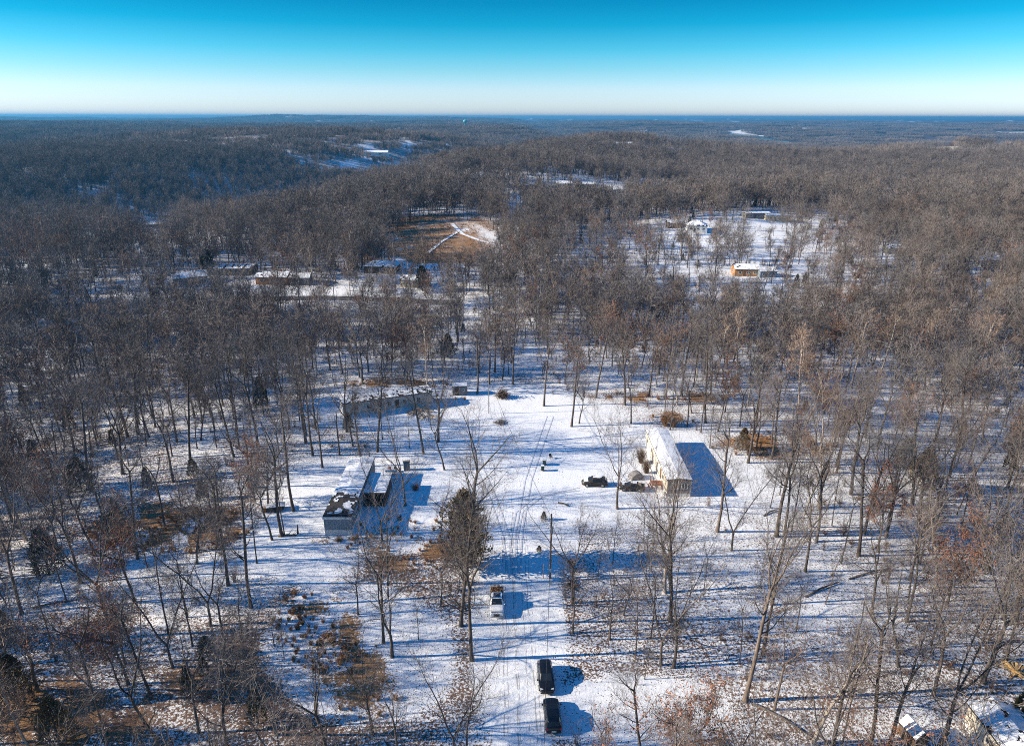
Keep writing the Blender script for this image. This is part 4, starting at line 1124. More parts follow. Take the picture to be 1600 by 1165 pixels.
def panel(a, b, c, d, ins=.07, off=.014, th=.01):
    """glass pane laid just proud of the quad a b c d"""
    P = [Vector(p) for p in (a, b, c, d)]; cen = sum(P, Vector()) / 4
    n = (P[1] - P[0]).cross(P[3] - P[0])
    if n.length < 1e-6: n = (P[2] - P[1]).cross(P[0] - P[1])
    n.normalize()
    if n.dot(cen - Vector((0, 0, .9))) < 0: n = -n
    Q = []
    for i, p in enumerate(P):
        d_ = (cen - p); Q.append(p + d_ * (ins / max(.2, d_.length) * 1.2) + n * off)
    mb = MB(); T = [q + n * th for q in Q]
    mb.poly(Q); mb.poly(T)
    for i in range(4): mb.poly([Q[i], Q[(i + 1) % 4], T[(i + 1) % 4], T[i]])
    return mb
def wheel(root, x, s, w, r=.36, flat=False):
    t = MB(); t.tube([(x, s * (w - .21), r), (x, s * (w + .015), r)], [r, r], 20)
    to = t.obj('wheel', M_TYRE, root)
    k = MB(); k.tube([(x, s * (w + .0), r), (x, s * (w + .03), r)], [r * .62, r * .58], 12); k.obj('rim', M_RIM, to)
    return to
def car(label, cat, name, x, y, rz, paint, kind='suv', z=None, snow=None):
    root = empty(name, (x, y, (tz(x, y) if z is None else z) + .0), rz); tag(root, label, cat)
    if kind == 'suv':
        st = [(-2.34, .50, .78, .80, .58, .66, .54), (-2.27, .34, .98, 1.02, .76, .83, .70), (-2.12, .30, 1.04, 1.16, .85, .91, .72), (-1.85, .28, 1.05, 1.58, .87, .94, .58), (-1.2, .26, 1.03, 1.67, .88, .95, .62),
              (-.3, .26, 1.02, 1.70, .88, .95, .67), (.42, .26, 1.01, 1.62, .88, .95, .64), (1.12, .27, 1.00, 1.05, .88, .94, .74), (1.70, .28, .95, .99, .87, .92, .68), (2.08, .32, .84, .90, .79, .85, .58), (2.30, .42, .66, .72, .58, .64, .44)]
        ws, side, rw = (6, 7), ((3, 4), (4, 5), (5, 6)), (2, 3); wheels = (-1.42, 1.42); W = .93
    elif kind == 'sedan':
        st = [(-2.38, .50, .78, .80, .68, .76, .62), (-2.3, .34, .94, .98, .80, .86, .76), (-1.75, .28, .99, 1.03, .84, .90, .74), (-1.05, .25, .97, 1.40, .86, .91, .58), (-.4, .24, .95, 1.46, .86, .92, .60),
              (.25, .24, .94, 1.42, .86, .92, .59), (1.0, .25, .93, .98, .86, .91, .70), (1.7, .27, .86, .92, .85, .90, .70), (2.15, .32, .76, .80, .80, .85, .62), (2.38, .42, .62, .66, .62, .70, .48)]
        ws, side, rw = (5, 6), ((3, 4), (4, 5)), (2, 3); wheels = (-1.4, 1.45); W = .90
    else:   # pickup, bed from -2.75 to -.75
        st = [(-.78, .42, 1.12, 1.16, .90, .98, .88), (-.72, .40, 1.13, 1.80, .92, .99, .70), (.0, .38, 1.12, 1.86, .92, .99, .72), (.62, .38, 1.11, 1.80, .92, .99, .70), (1.22, .38, 1.10, 1.15, .92, .98, .80),
              (2.0, .40, 1.06, 1.12, .92, .98, .80), (2.55, .42, .98, 1.04, .90, .95, .76), (2.75, .50, .86, .92, .78, .86, .66)]
        ws, side, rw = (3, 4), ((1, 2), (2, 3)), (0, 1); wheels = (-1.85, 1.75); W = .97
    b = MB(); rs = loft(b, st); body = b.obj('body', paint, root, False, .03)
    a, c_ = rs[ws[0]], rs[ws[1]]
    panel(a[3], a[6], c_[6], c_[3], .06).obj('windscreen', M_GLASS, root)
    a, c_ = rs[rw[0]], rs[rw[1]]
    panel(a[3], a[6], c_[6], c_[3], .07).obj('rear_window', M_GLASS, root)
    for i, j in side:
        for q0, q1 in ((2, 3), (7, 6)):
            panel(rs[i][q0], rs[j][q0], rs[j][q1], rs[i][q1], .06).obj('side_window', M_GLASS, root)
    # front side quarter
    i, j = ws
    for q0, q1 in ((2, 3), (7, 6)):
        pass
    fx = st[-1][0]; bx = st[0][0] if kind != 'pickup' else -2.78
    for s in (-1, 1):
        for wx_ in wheels: wheel(root, wx_, s, W, .36 if kind != 'pickup' else .40)
        q = MB(); q.quad_box(fx - .42, fx - .12, min(s * .46, s * .78), max(s * .46, s * .78), st[-2][2] - .14, st[-2][2] + .05); q.obj('headlight', M_LAMP, root, bevel=.02)
        q = MB(); q.quad_box(bx + .02, bx + .14, min(s * .62, s * .86), max(s * .62, s * .86), .78, 1.02); q.obj('tail_light', M_RED, root)
        q = MB(); mx = st[ws[1]][0] - .25; q.quad_box(mx, mx + .18, min(s * (W + .02), s * (W + .2)), max(s * (W + .02), s * (W + .2)), 1.02, 1.2); q.obj('mirror', paint, root, bevel=.03)
    q = MB(); q.quad_box(fx - .04, fx + .03, -.42, .42, .50, .50 + (.34 if kind == 'pickup' else .17)); q.obj('grille', M_PLAS, root)
    q = MB(); q.quad_box(fx - .03, fx + .07, -.80, .80, .34, .48); q.obj('bumper', M_PLAS if kind != 'pickup' else M_RIM, root, bevel=.02)
    q = MB(); q.quad_box(bx - .05, bx + .04, -.82, .82, .42, .58); q.obj('bumper', M_PLAS if kind != 'pickup' else M_RIM, root, bevel=.02)
    q = MB(); q.quad_box(bx - .075, bx - .052, -.26, .26, .60, .74); q.obj('number_plate', M_LAMP, root)
    if kind == 'pickup':
        for nm, bb in (('bed_side', (-2.75, -.80, -.98, -.88, .48, 1.16)), ('bed_side', (-2.75, -.80, .88, .98, .48, 1.16)), ('tailgate', (-2.80, -2.72, -.87, .87, .52, 1.14)), ('bed_floor', (-2.7, -.82, -.87, .87, .55, .66))):
            q = MB(); q.quad_box(*bb); q.obj(nm, paint, root, bevel=.02)
        q = MB(); q.quad_box(-.45, .42, -.46, .46, 1.885, 1.905); q.obj('sunroof', M_GLASS, root, bevel=.004)
        q = MB(); q.quad_box(2.50, 2.62, -.72, .72, 1.055, 1.075); q.obj('bonnet_trim', M_PLAS, root)
    return root
g = ground_point(777, 946)
PU = car('white pickup truck facing us on the snowy lane, brush piled in its bed', 'pickup', 'pickup_truck', g[0], g[1], R(-90 + 1), M_WPAINT, 'pickup')
g1 = ground_point(853.5, 1063)
car('black car with pale headlamps facing us, the farther of two at the lane edge', 'car', 'parked_car', g1[0], g1[1], R(-90 + 2), M_BLACK, 'suv')
g2 = ground_point(863.5, 1122)
car('black car facing away from us, the nearer of two at the lane edge', 'car', 'parked_car', g2[0], g2[1], R(90 + 2), M_BLACK, 'suv')
g3 = ground_point(929, 757)
W1 = car('dark derelict estate car dusted with snow, standing in the open yard', 'car', 'derelict_car', g3[0], g3[1], R(178), M_BURNT, 'suv')
g4 = ground_point(987, 764)
W2 = car('rusty dark sedan parked left of the white mobile home', 'car', 'derelict_car', g4[0], g4[1], R(174), M_BURNT, 'sedan')
snow_sheet('snow_cover', W1, -1.8, .3, -.6, .6, lambda a, b: 1.70 - (abs(a + .6) ** 2) * .05, lambda a, b: nz(a, b, 2.0, 5) < .47, .16, .04)
snow_sheet('snow_cover', W1, 1.2, 2.0, -.66, .66, lambda a, b: 1.06 - (a - 1.2) * .12, lambda a, b: nz(a, b, 2.0, 6) < .5, .16, .04)
snow_sheet('snow_cover', W2, -.9, .2, -.5, .5, lambda a, b: 1.46, lambda a, b: nz(a, b, 2.0, 5) < .42, .16, .04)
snow_sheet('snow_cover', W2, 1.1, 1.7, -.6, .6, lambda a, b: 1.0, lambda a, b: nz(a, b, 2.0, 8) < .55, .16, .04)
# brush load
rng = np.random.RandomState(3)
bl_ = empty('brush_load', (PU.location.x, PU.location.y, PU.location.z), PU.rotation_euler.z)
tag(bl_, 'heap of cut branches and brown leaves loaded in the white pickup bed', 'brush')
q = MB()
for i in range(60):
    x_, y_ = rng.uniform(-2.6, -.95), rng.uniform(-.8, .8); d = rng.normal(0, .5, 3); d[2] = abs(d[2]) * .8; p = np.array((x_, y_, .72 + rng.uniform(0, .5)))
    q.tube([tuple(p - d * .5), tuple(p + d * rng.uniform(.5, 1.1))], [.03, .012], 3, 0, cap=False)
q.obj('branches', M_BARK, bl_)
P_ = np.stack([rng.uniform(-2.6, -.95, 900), rng.uniform(-.82, .82, 900), .72 + rng.uniform(0, .75, 900)], 1)
q = MB(); q.tris(leaf_tris(rng, P_, np.zeros_like(P_) + (0, 0, 1), np.full(900, .1), 1100, .13)); q.obj('leaves', mat('brown_leaves', (.30, .17, .09), .9, .5, 3.0), bl_)

# ------------------------------------------------------------------ poles, wire, yard things
M_POLE = mat('creosoted_pole', (.26, .145, .08), .85, .25, 1.0, stretch=(6, 6, .5))
def pole(label, px, py, H, box=True, arm=True, loc=None, pm=None, k=1.0):
    g = loc or ground_point(px, py)
    p = empty('utility_pole', (g[0], g[1], tz(g[0], g[1]))); tag(p, label, 'utility pole')
    q = MB(); q.tube([(0, 0, -.5), (0, 0, H)], [.17 * k, .11 * k], 10); q.obj('post', pm or M_POLE, p, True)
    if box:
        q = MB(); q.tube([(.05, -.32, H - 2.9), (.05, -.32, H - 2.0)], [.24, .24], 12); q.obj('transformer', M_STEEL, p)
        q = MB(); q.quad_box(-.14, .14, -.32, -.17, 1.3, 1.8); q.obj('meter_box', M_STEEL, p)
        q = MB(); q.tube([(-.95, -.1, 0), (-.95, -.1, 2.6)], [.05, .05], 6); q.obj('guard_rod', M_OCHRE, p)
    if arm:
        q = MB(); q.quad_box(-.5, .5, -.2, -.12, H - .75, H - .63); q.obj('crossarm', M_WOODP, p)
    for s in (-.42, .42):
        if arm:
            q = MB(); q.tube([(s, -.16, H - .63), (s, -.16, H - .45)], [.04, .03], 8); q.obj('insulator', M_LAMP, p)
    return (g[0], g[1], tz(g[0], g[1]) + H)
pa = pole('brown utility pole with small transformer standing right of the lane', 860, 903, 11.0, True, False)
pb_ = pole('slim utility pole standing alone at the back of the yard', 764, 646, 9.5, False, False, None, M_GREYW, .65)
g = ground_point(868, 1100)
pcn = (1.2, 22.0); pole('utility pole near the camera foot carrying the overhead wire', 0, 0, 11.0, False, False, (pcn[0], pcn[1], 0))
def wire(name, a, b, sag, label):
    q = MB(); pts = [(a[0] + (b[0] - a[0]) * t, a[1] + (b[1] - a[1]) * t, a[2] + (b[2] - a[2]) * t - sag * 4 * t * (1 - t)) for t in np.linspace(0, 1, 22)]
    q.tube(pts, [.028] * 22, 4); return tag(q.obj(name, M_PLAS), label, 'wire')
wire('overhead_wire', (pa[0], pa[1], pa[2] - .5), (pcn[0], pcn[1], tz(*pcn) + 10.5), .9, 'thin overhead wire running from the lane pole towards us above the black cars')
wire('overhead_wire', (pa[0], pa[1], pa[2] - .6), (pb_[0], pb_[1], pb_[2] - .3), 1.0, 'thin overhead wire crossing the yard between the two utility poles')
g = ground_point(861, 913)
p = empty('cable_pedestal', g); tag(p, 'short pale cable pedestal in the snow below the lane pole', 'pedestal')
q = MB(); q.quad_box(-.12, .12, -.12, .12, -.1, .75); q.obj('housing', M_STEEL, p, bevel=.02); q = MB(); q.quad_box(-.14, .14, -.14, .14, .76, .84); q.obj('cap', M_WHITE, p, bevel=.02)

def bin_(label, px, py, col, rz):
    g = ground_point(px, py); p = empty('wheeled_bin', g, rz); tag(p, label, 'bin')
    m_ = mat('bin_plastic_' + label[:4].strip(), col, .5, .1, 2)
    b = MB(); r_ = [[(-.24, -.26, .08), (.24, -.26, .08), (.24, .26, .08), (-.24, .26, .08)], [(-.31, -.36, 1.0), (.31, -.36, 1.0), (.31, .36, 1.0), (-.31, .36, 1.0)]]
    b.v += r_[0] + r_[1]; b.f += [(3, 2, 1, 0), (4, 5, 6, 7), (0, 1, 5, 4), (1, 2, 6, 5), (2, 3, 7, 6), (3, 0, 4, 7)]; b.mi += [0] * 6
    b.obj('body', m_, p, bevel=.03)
    q = MB(); q.prism([(-.40, 1.02), (.40, 1.02), (.36, 1.10), (-.30, 1.10)], 'x', -.33, .33); q.obj('lid', m_, p)
    for s in (-1, 1):
        q = MB(); q.tube([(s * .26, .28, .12), (s * .34, .28, .12)], [.12, .12], 12); q.obj('wheel', M_TYRE, p)
    snow_sheet('snow_cover', p, -.28, .28, -.28, .3, lambda a, b: 1.10, None, .14, .05)
bin_('dark green wheeled bin, nearer of the two standing in mid yard', 848, 735, (.02, .05, .045), .1)
bin_('dark blue wheeled bin, farther of the two standing in mid yard', 851, 726, (.02, .03, .06), -.3)
def chair_(label, px, py, rz, m_):
    g = ground_point(px, py); p = empty('garden_chair', g, rz); tag(p, label, 'chair')
    q = MB(); q.quad_box(-.27, .27, -.25, .25, .42, .47); q.obj('seat', m_, p)
    q = MB(); q.quad_box(-.27, .27, .25, .30, .50, 1.0); q.obj('backrest', m_, p)
    for sx in (-.24, .24):
        for sy in (-.22, .24):
            q = MB(); q.tube([(sx, sy, -.05), (sx, sy, .42)], [.025, .025], 5); q.obj('leg', m_, p)
    for sx in (-.29, .29):
        q = MB(); q.quad_box(sx - .03, sx + .03, -.25, .28, .64, .68); q.obj('armrest', m_, p)
chair_('small black garden chair in the open yard behind the two bins', 861, 716, .6, M_PLAS)
chair_('brown wooden garden chair, left of the pair behind the picnic tables', 609, 737, -.2, M_REDW)
chair_('brown wooden garden chair, right of the pair behind the picnic tables', 619, 737, .5, M_REDW)
def picnic(label, px, py, rz):
    g = ground_point(px, py); p = empty('picnic_table', g, rz); tag(p, label, 'table')
    for k in range(5):
        q = MB(); q.quad_box(-1.0, 1.0, -.38 + k * .155, -.38 + k * .155 + .145, .72, .76); q.obj('plank', M_WOODP, p)
    for s in (-1, 1):
        q = MB(); a_, b_ = sorted((s * .62, s * .86)); q.quad_box(-1.0, 1.0, a_, b_, .42, .46); be = q.obj('bench', M_WOODP, p)
        snow_sheet('snow_cover', be, -.98, .98, a_, b_, lambda a, b: .46, None, .12, .06)
        for z_ in (1,):
            q = MB(); q.prism([(-.72, 0), (-.64, 0), (-.18, .72), (-.26, .72)], 'x', s * .8 - .03, s * .8 + .03); q.prism([(.64, 0), (.72, 0), (.26, .72), (.18, .72)], 'x', s * .8 - .03, s * .8 + .03)
            q.quad_box(s * .8 - .025, s * .8 + .025, -.8, .8, .34, .41); q.obj('leg_frame', M_WOODP, p)
    snow_sheet('snow_cover', p, -.98, .98, -.37, .37, lambda a, b: .76, None, .14, .07)
picnic('snow-topped wooden picnic table, farther of two beside the blue-grey mobile home', 611, 741, .0)
picnic('snow-topped wooden picnic table, nearer of two beside the blue-grey mobile home', 612, 752, .02)
g = ground_point(636, 734); p = empty('outhouse', g, .2); tag(p, 'narrow green-grey outdoor cupboard standing right of the picnic tables', 'cupboard')
q = MB(); q.quad_box(-.6, .6, -.4, .4, 0, 1.75); q.obj('cabinet', M_GREEN, p, bevel=.02); q = MB(); q.prism([(-.5, 1.76), (.5, 1.76), (.5, 1.82), (-.5, 2.05)], 'x', -.7, .7); q.obj('roof', M_GREYW, p)
q = MB(); q.quad_box(-.4, .4, -.43, -.404, .1, 1.65); q.obj('door', M_GREYW, p)

# low cart heaped with snow
g = ground_point(432, 797); p = empty('utility_cart', g, .25); tag(p, 'low dark two-wheeled cart heaped with snow at the left wood edge', 'cart')
q = MB(); q.prism([(-1.3, .35), (1.3, .35), (1.55, .95), (-1.55, .95)], 'y', -.8, .8); q.obj('tub', M_PLAS, p, bevel=.03)
for s in (-1, 1):
    q = MB(); q.tube([(0, s * .82, .32), (0, s * .98, .32)], [.33, .33], 14); q.obj('wheel', M_TYRE, p)
q = MB(); q.tube([(1.4, 0, .4), (2.4, 0, .25)], [.05, .05], 6); q.obj('drawbar', M_STEEL, p)
snow_sheet('snow_cover', p, -1.5, 1.5, -.78, .78, lambda a, b: .95 + .35 * max(0, 1 - (a / 1.6) ** 2) * max(0, 1 - (b / .85) ** 2), None, .2, .08)

def stick_heap(name, label, cat, x, y, r, h, n, m_, w=.04, boards=False, L=(1.0, 2.4)):
    p = empty(name, (x, y, tz(x, y))); tag(p, label, cat); rng = np.random.RandomState(int(abs(x * 13 + y * 7)) % 9999)
    q = MB() if not boards else None
    for i in range(n):
        a = rng.uniform(0, 6.28); rr = r * math.sqrt(rng.uniform(0, 1)) * .8; hz = h * (1 - rr / r) * rng.uniform(.1, 1)
        c_ = np.array((rr * math.cos(a), rr * math.sin(a), hz + .08)); d = np.array((math.cos(a + rng.normal(0, 1.2)), math.sin(a + rng.normal(0, 1.2)), rng.uniform(-.25, .35)))
        l_ = rng.uniform(*L) / 2
        if boards:
            b = MB(); b.quad_box(-l_, l_, -.12, .12, -.02, .02); o = b.obj('board', m_[i % len(m_)], p)
            o.location = c_; o.rotation_euler = (rng.normal(0, .15), rng.normal(0, .22), a)
        else: q.tube([tuple(c_ - d * l_), tuple(c_ + d * l_)], [w, w * .5], 4, 0, cap=False)
    if q: q.obj('sticks', m_, p)
    return p
M_YEL = mat('raw_yellow_lumber', (.56, .36, .15), .8, .15, 2)
g = ground_point(655, 643); stick_heap('lumber_pile', 'scattered heap of yellow-brown boards below the beige mobile home', 'lumber', g[0], g[1], 3.2, .9, 46, [M_YEL, M_WOODP, M_BROWN, M_CREAM], boards=True)
g = ground_point(668, 650); stick_heap('lumber_pile', 'smaller litter of pale boards right of the big board heap', 'lumber', g[0], g[1], 2.2, .5, 22, [M_YEL, M_WOODP, M_WHITE], boards=True)
g = ground_point(1588, 1050); stick_heap('lumber_pile', 'bright orange-yellow boards at the right picture edge', 'lumber', g[0], g[1], 1.4, .8, 18, [M_YEL], boards=True, L=(1.5, 3.0))
g = ground_point(785, 621); stick_heap('brush_pile', 'tall brown cone of stacked brush at the back of the yard', 'brush pile', g[0], g[1], 1.6, 3.3, 190, M_BRUSH, .05)
g = ground_point(1129, 1160); stick_heap('brush_pile', 'tiny dark brush heap in the snow at the bottom edge', 'brush pile', g[0], g[1], .7, .6, 40, M_BARK, .04, L=(.5, 1.1))
g = ground_point(782, 661); stick_heap('brush_pile', 'low dark brush heap in the yard near the slim pole', 'brush pile', g[0], g[1], 1.5, .7, 60, M_BARK, .04)
g = ground_point(895, 915); stick_heap('brush_pile', 'low dark heap of twigs right of the lane pole', 'brush pile', g[0], g[1], 1.0, .5, 50, M_BARK, .04)
for px, py, ln, a, lab in ((1205, 800, 4, .6, 'short fallen log in the snow right of the white mobile home'), (1360, 895, 8, .35, 'pale fallen trunk among the woods at right'), (450, 838, 3, .1, 'dark fallen log in front of the left wood edge'),
                           (880, 788, 2, -.6, 'short dark branch lying in the yard'), (90, 945, 6, .3, 'dark fallen trunk in the left woods'), (1225, 1125, 7, -.75, 'brown fallen branch at the bottom right of the verge'), (1285, 920, 7, .5, 'grey fallen trunk behind the russet oak')):
    g = ground_point(px, py); p = empty('fallen_log', g, a); tag(p, lab, 'log')
    q = MB(); q.tube([(-ln / 2, 0, .1), (0, .15, .22), (ln / 2, -.1, .15)], [.15, .12, .07], 8); q.obj('log', M_BARK, p, True)
    q = MB()
    for k in range(7):
        t = random.uniform(0, .5) * ln; q.tube([(t, 0, .15), (t + random.uniform(.3, .9), random.uniform(-.9, .9), random.uniform(.3, .9))], [.05, .015], 4, cap=False)
    q.obj('branches', M_BARK, p)
g = ground_point(466, 834); p = empty('tree_stump', g); tag(p, 'upright dead stump left of the blue-grey mobile home', 'stump'); q = MB(); q.tube([(0, 0, -.1), (.03, 0, .8), (.1, 0, 1.7)], [.2, .13, .08], 8); q.obj('stub', M_BARK, p, True)

# steps and deck at the white trailer, tarp covered heap beside it
dk = empty('wooden_steps', (27.0, 112.6, tz(27.0, 112.6))); tag(dk, 'reddish wooden deck with steps against the left wall of the white mobile home', 'deck')
for k in range(9):
    q = MB(); q.quad_box(-1.3, .6, -1.0 + k * .23, -1.0 + k * .23 + .21, .78, .83); q.obj('plank', M_REDW, dk)
for k, (x_, z_) in enumerate(((-1.6, .52), (-1.9, .26))):
    q = MB(); q.quad_box(x_, x_ + .28, -.6, .6, z_, z_ + .05); q.obj('step', M_REDW, dk)
for x_, y_ in ((-1.25, -.95), (-1.25, 1.0), (.5, -.95)):
    q = MB(); q.quad_box(x_ - .05, x_ + .05, y_ - .05, y_ + .05, -.1, 1.75); q.obj('post', M_REDW, dk)
q = MB(); q.quad_box(-1.24, .5, -.99, -.93, 1.62, 1.72); q.quad_box(-1.24, .5, -.99, -.93, 1.2, 1.27); q.obj('railing', M_REDW, dk)
g = ground_point(994, 746); p = empty('covered_heap', g, .3); tag(p, 'grey tarp-covered heap between the rusty sedan and the ochre bushes', 'tarp heap')
q = MB(); q.prism([(-1.4, 0), (1.4, 0), (1.1, .8), (.4, 1.35), (-.5, 1.2), (-1.2, .7)], 'y', -.8, .8); q.obj('tarp', M_GREYW, p, bevel=.12)
g = ground_point(367, 551); p = empty('tarp_tent', g, .3); tag(p, 'small teal tarp tent deep in the left woods', 'tent')
q = MB(); q.prism([(-2.0, 0), (2.0, 0), (0, 2.2)], 'y', -2, 2); q.obj('tarp', mat('teal_tarp', (.12, .42, .44), .5, .1, 1), p)

# ------------------------------------------------------------------ cedars and bushes
CED = [(728, 886, 12.5, 3.6, 'b', 'large bronze-green cedar standing left of the lane in mid picture'),
 (78, 898, 8, 2.6, 'c', 'dark round cedar in the left woods, right of the leaning forked trunk'),
 (1196, 556, 8, 2.2, 'c', 'dark cedar in the woods behind the white mobile home'), (1240, 540, 6, 1.8, 'c', 'smaller dark cedar right of the cedar behind the white mobile home'),
 (128, 768, 7, 2.6, 'c', 'broad dark cedar beyond the frozen pond at left'), (232, 765, 4.5, 1.1, 'c', 'slim young cedar below the bare trunks in left woods'),
 (55, 722, 5, 1.4, 'c', 'small dark cedar behind the frozen pond'), (303, 744, 3.6, 1.3, 'c', 'low round cedar bush right of the slim young cedar'),
 (182, 812, 4.2, 1.2, 'c', 'young cedar left of the orange grass patch'), (318, 783, 4.2, 1.2, 'c', 'young cedar just above the orange grass patch'),
 (30, 1105, 7.5, 2.4, 'b', 'bronze cedar at the lower left edge of the picture'), (95, 1165, 6.5, 2.2, 'b', 'bronze cedar in the bottom left corner'), (8, 1010, 6, 2.0, 'b', 'bronze cedar cut by the left picture edge above the bottom corner'),
 (299, 1090, 4.6, 1.1, 'c', 'young dark cedar standing in the brushy lower left field'), (325, 1025, 3.0, 1.2, 'c', 'low cedar bush in the brushy lower left field'), (320, 1055, 2.8, .8, 'c', 'tiny cedar between two others in the lower left field'),
 (405, 1130, 4.8, 1.3, 'c', 'dark cedar at the bottom edge left of the forked small tree'), (1440, 762, 8, 3.0, 'b', 'bronze cedar at the edge of the right woods'), (1412, 730, 6.5, 2.2, 'c', 'dark cedar left of the bronze one in the right woods'),
 (545, 672, 4.0, 1.3, 'c', 'small dark cedar at the near left corner of the beige mobile home'), (1160, 703, 5, 1.7, 'b', 'bronze cedar right of the white mobile home shadow'), (1003, 470, 7, 2.2, 'c', 'dark cedar amid open snowy woods above centre'),
 (325, 428, 11, 4.0, 'c', 'tall dark cedar by the grey house at the road bend'), (660, 455, 10, 4.0, 'c', 'dark bushy cedar right of the tan garage'), (1122, 325, 13, 4.4, 'c', 'dark conical cedar in the far middle woods'),
 (1138, 480, 6, 1.8, 'c', 'dark cedar below the orange wooden cabin'), (700, 558, 7, 2.6, 'c', 'dark cedar behind the beige mobile home, left of centre'), (1590, 700, 8, 2.6, 'c', 'dark cedar cut by the right picture edge'),
 (410, 640, 8, 2.0, 'c', 'dark cedar left of the beige mobile home in the wood'), (850, 812, 1.6, .6, 'b', 'tiny cedar seedling in the yard snow above the cedar shadow'), (843, 862, 1.2, .5, 'c', 'tiny green seedling inside the big cedar shadow on the lane')]
CM = {}
def big_cedar():
    t, c = cedar_parts(1, 12.9, 2.35, 'col', 5000)
    t2, c2_ = cedar_parts(8, 8.0, 2.0, 'col', 1900)      # a second leader low on the left
    o = len(c.v); c.v += [(x - 1.2, y + .3, z) for x, y, z in c2_.v]; c.f += [tuple(k + o for k in f) for f in c2_.f]; c.mi += c2_.mi
    return (t.mesh('trunk', [M_BARK], True), c.mesh('crown', [M_CEDB]))
for i, (px, py, H, W, k, lab) in enumerate(CED):
    if i == 0: ms = big_cedar(); s = (1, 1)
    else:
        key = (k, i % 3)
        if key not in CM: CM[key] = cedar_mesh(20 + i, 8, 2.3, M_CEDB if k == 'b' else M_CED, 3000)
        ms = CM[key]; s = (W / 2.3, H / 8)
    g = ground_point(px, py)
    tag(plant('cedar_tree', ms, g[0], g[1], s, random.uniform(0, 6), (0, 0)), lab, 'cedar')
def bush(px, py, H, W, m_, n, lab, leaves=0, lm=None, w=.04):
    g = ground_point(px, py); me = shrub_mesh(int(px), H, W, n, m_, w, leaves, lm)
    o = bpy.data.objects.new('bush', me); o.location = g; COL.objects.link(o); tag(o, lab, 'bush')
bush(650, 765, 1.5, 1.7, M_REDW, 190, 'reddish leafless round shrub alone in the yard snow')
bush(1040, 664, 3.0, 1.8, M_TAN, 260, 'tall orange dry bush behind the white mobile home', 200, M_TAN, .07)
bush(1052, 666, 2.2, 1.8, M_BRUSH, 200, 'darker brown bush joined to the tall orange dry bush', 150, M_CEDB, .06)
bush(1002, 722, 3.2, 1.7, M_BRUSH, 260, 'ochre overgrown bush against the far left wall of the white mobile home', 500, M_TAN, .05)
bush(1010, 738, 2.8, 1.5, M_BRUSH, 240, 'ochre-green bush by the deck of the white mobile home', 500, M_CEDB, .05)
bush(600, 787, 2.4, 1.5, M_BRUSH, 260, 'dark leafless vine thicket against the porch wall', 260, M_CEDB, .04)
bush(598, 770, 2.8, 1.3, M_BRUSH, 220, 'dark thicket at the far corner of the porch', 200, M_CEDB, .04)
bush(893, 885, 1.8, .9, M_BRUSH, 120, 'small brown bush in the snow right of the lane pole', 160, M_CEDB, .04)
bush(530, 845, .9, 1.6, M_TAN, 160, 'orange dry weeds along the near skirting of the blue-grey mobile home', 0, None, .05)
bush(553, 843, .7, 1.5, M_TAN, 140, 'orange dry weeds at the near right corner of the blue-grey mobile home', 0, None, .05)
bush(1170, 710, 3.5, 1.6, M_BRUSH, 200, 'russet leafy bush right of the white mobile home shadow', 400, M_RUSS, .04)
bush(415, 800, 1.2, 1.4, M_TAN, 150, 'ochre dry weeds around the snow-heaped cart', 0, None, .05)

# ------------------------------------------------------------------ plant the trees and word them
LM = [('white pickup', PU.location.x, PU.location.y), ('farther black car', g1[0], g1[1]), ('nearer black car', g2[0], g2[1]), ('blue-grey mobile home', -28, 106),
      ('white mobile home', 30, 119), ('beige mobile home', bcx, bcy), ('bottom right mobile home', 51, 57), ('lane utility pole', pa[0], pa[1]), ('slim back utility pole', pb_[0], pb_[1])]
for nm, px, py in (('big bronze cedar', 728, 886), ('orange left grass patch', 250, 825), ('frozen pond', 80, 751), ('derelict estate car', 929, 757), ('lower left brushy field', 480, 1010),
                   ('bottom left bronze cedars', 60, 1130), ('right edge board pile', 1588, 1050), ('orange dry bush', 1040, 664), ('bronze cedar in right woods', 1440, 762), ('cedar behind white home', 1196, 556), ('small brown shed', 1432, 1166)):
    g = ground_point(px, py); LM.append((nm, g[0], g[1]))
rows = []
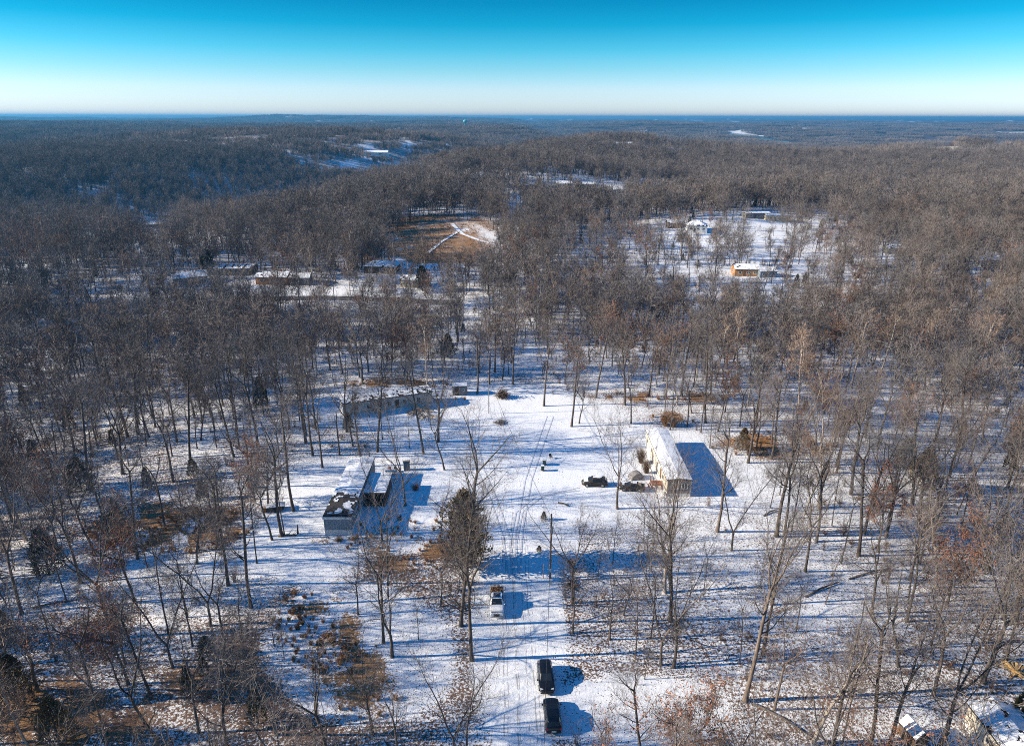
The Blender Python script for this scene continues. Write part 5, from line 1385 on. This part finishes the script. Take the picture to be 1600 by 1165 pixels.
for k, (x_, y_, m_, s_, rz, ln, hand) in enumerate(TREES):
    if any(abs(x_ - a) < 2.6 and abs(y_ - b) < hl for a, b, hl in ((-28.1, 106.4, 10.8), (29.9, 119.4, 11.2), (53.4, 50, 10.5))) and not hand: continue
    if not hand and abs(x_ - .7) < 6 and y_ < 130: continue
    root = plant('bare_tree' if m_[0] not in ('russet-leaved', 'thinly leaved', 'broken-topped') else ('russet_oak' if 'leaved' in m_[0] else 'dead_snag'), m_, x_, y_, s_, rz, ln)
    j = min(range(len(LM)), key=lambda q: (LM[q][1] - x_) ** 2 + (LM[q][2] - y_) ** 2)
    dx, dy = x_ - LM[j][1], y_ - LM[j][2]
    dr = ('right of' if dx > 0 else 'left of') if abs(dx) > abs(dy) else ('behind' if dy > 0 else 'in front of')
    rows.append((root, m_[0], s_[1], j, dr, math.hypot(dx, dy)))
bk = {}
for r_ in rows: bk.setdefault((r_[3], r_[4], r_[1]), []).append(r_)
ORD = ['', 'second ', 'third ', 'fourth ', 'fifth ', 'sixth ']
for (j, dr, form), lst in bk.items():
    lst.sort(key=lambda r_: r_[5])
    what = {'russet-leaved': 'oak holding russet leaves', 'thinly leaved': 'oak with few brown leaves left', 'broken-topped': 'dead snag with broken top'}.get(form, form + ' leafless tree')
    for n_, r_ in enumerate(lst):
        size = 'small ' if r_[2] < .72 else ''
        r_[0]['category'] = 'tree'
        if n_ < 6:
            r_[0]['label'] = '%s%s, %snearest %s the %s' % (size, what, ORD[n_], dr, LM[j][0])
            r_[0]['group'] = 'leafless trees around the yard'
        else:
            r_[0]['label'] = '%s farther %s the %s, past its six nearest kind' % (what, dr, LM[j][0])
            r_[0]['group'] = 'lookalike %ss %s the %s' % (what, dr, LM[j][0])
print('individual trees', len(rows))

# ------------------------------------------------------------------ the air
hz = MB(); hz.quad_box(-40000, 40000, -200, 43500, min(S['ground_low'], -64) - 1, max(72, S['ground_high'] + 26))
print('haze', S['ground_low'], S['ground_high'])
ho = hz.obj('haze', []); ho.data.materials.clear()
mh = bpy.data.materials.new('winter_haze'); mh.use_nodes = True; nt = mh.node_tree; nt.nodes.clear()
o_ = nt.nodes.new('ShaderNodeOutputMaterial'); v_ = nt.nodes.new('ShaderNodeVolumePrincipled')
v_.inputs['Color'].default_value = (.10, .40, .72, 1); v_.inputs['Density'].default_value = HAZE_D; v_.inputs['Anisotropy'].default_value = .2
v_.inputs['Density Attribute'].default_value = ''; v_.inputs['Color Attribute'].default_value = ''; v_.inputs['Temperature Attribute'].default_value = ''
nt.links.new(v_.outputs[0], o_.inputs['Volume']); ho.data.materials.append(mh)
tag(ho, None, None, None, 'stuff')
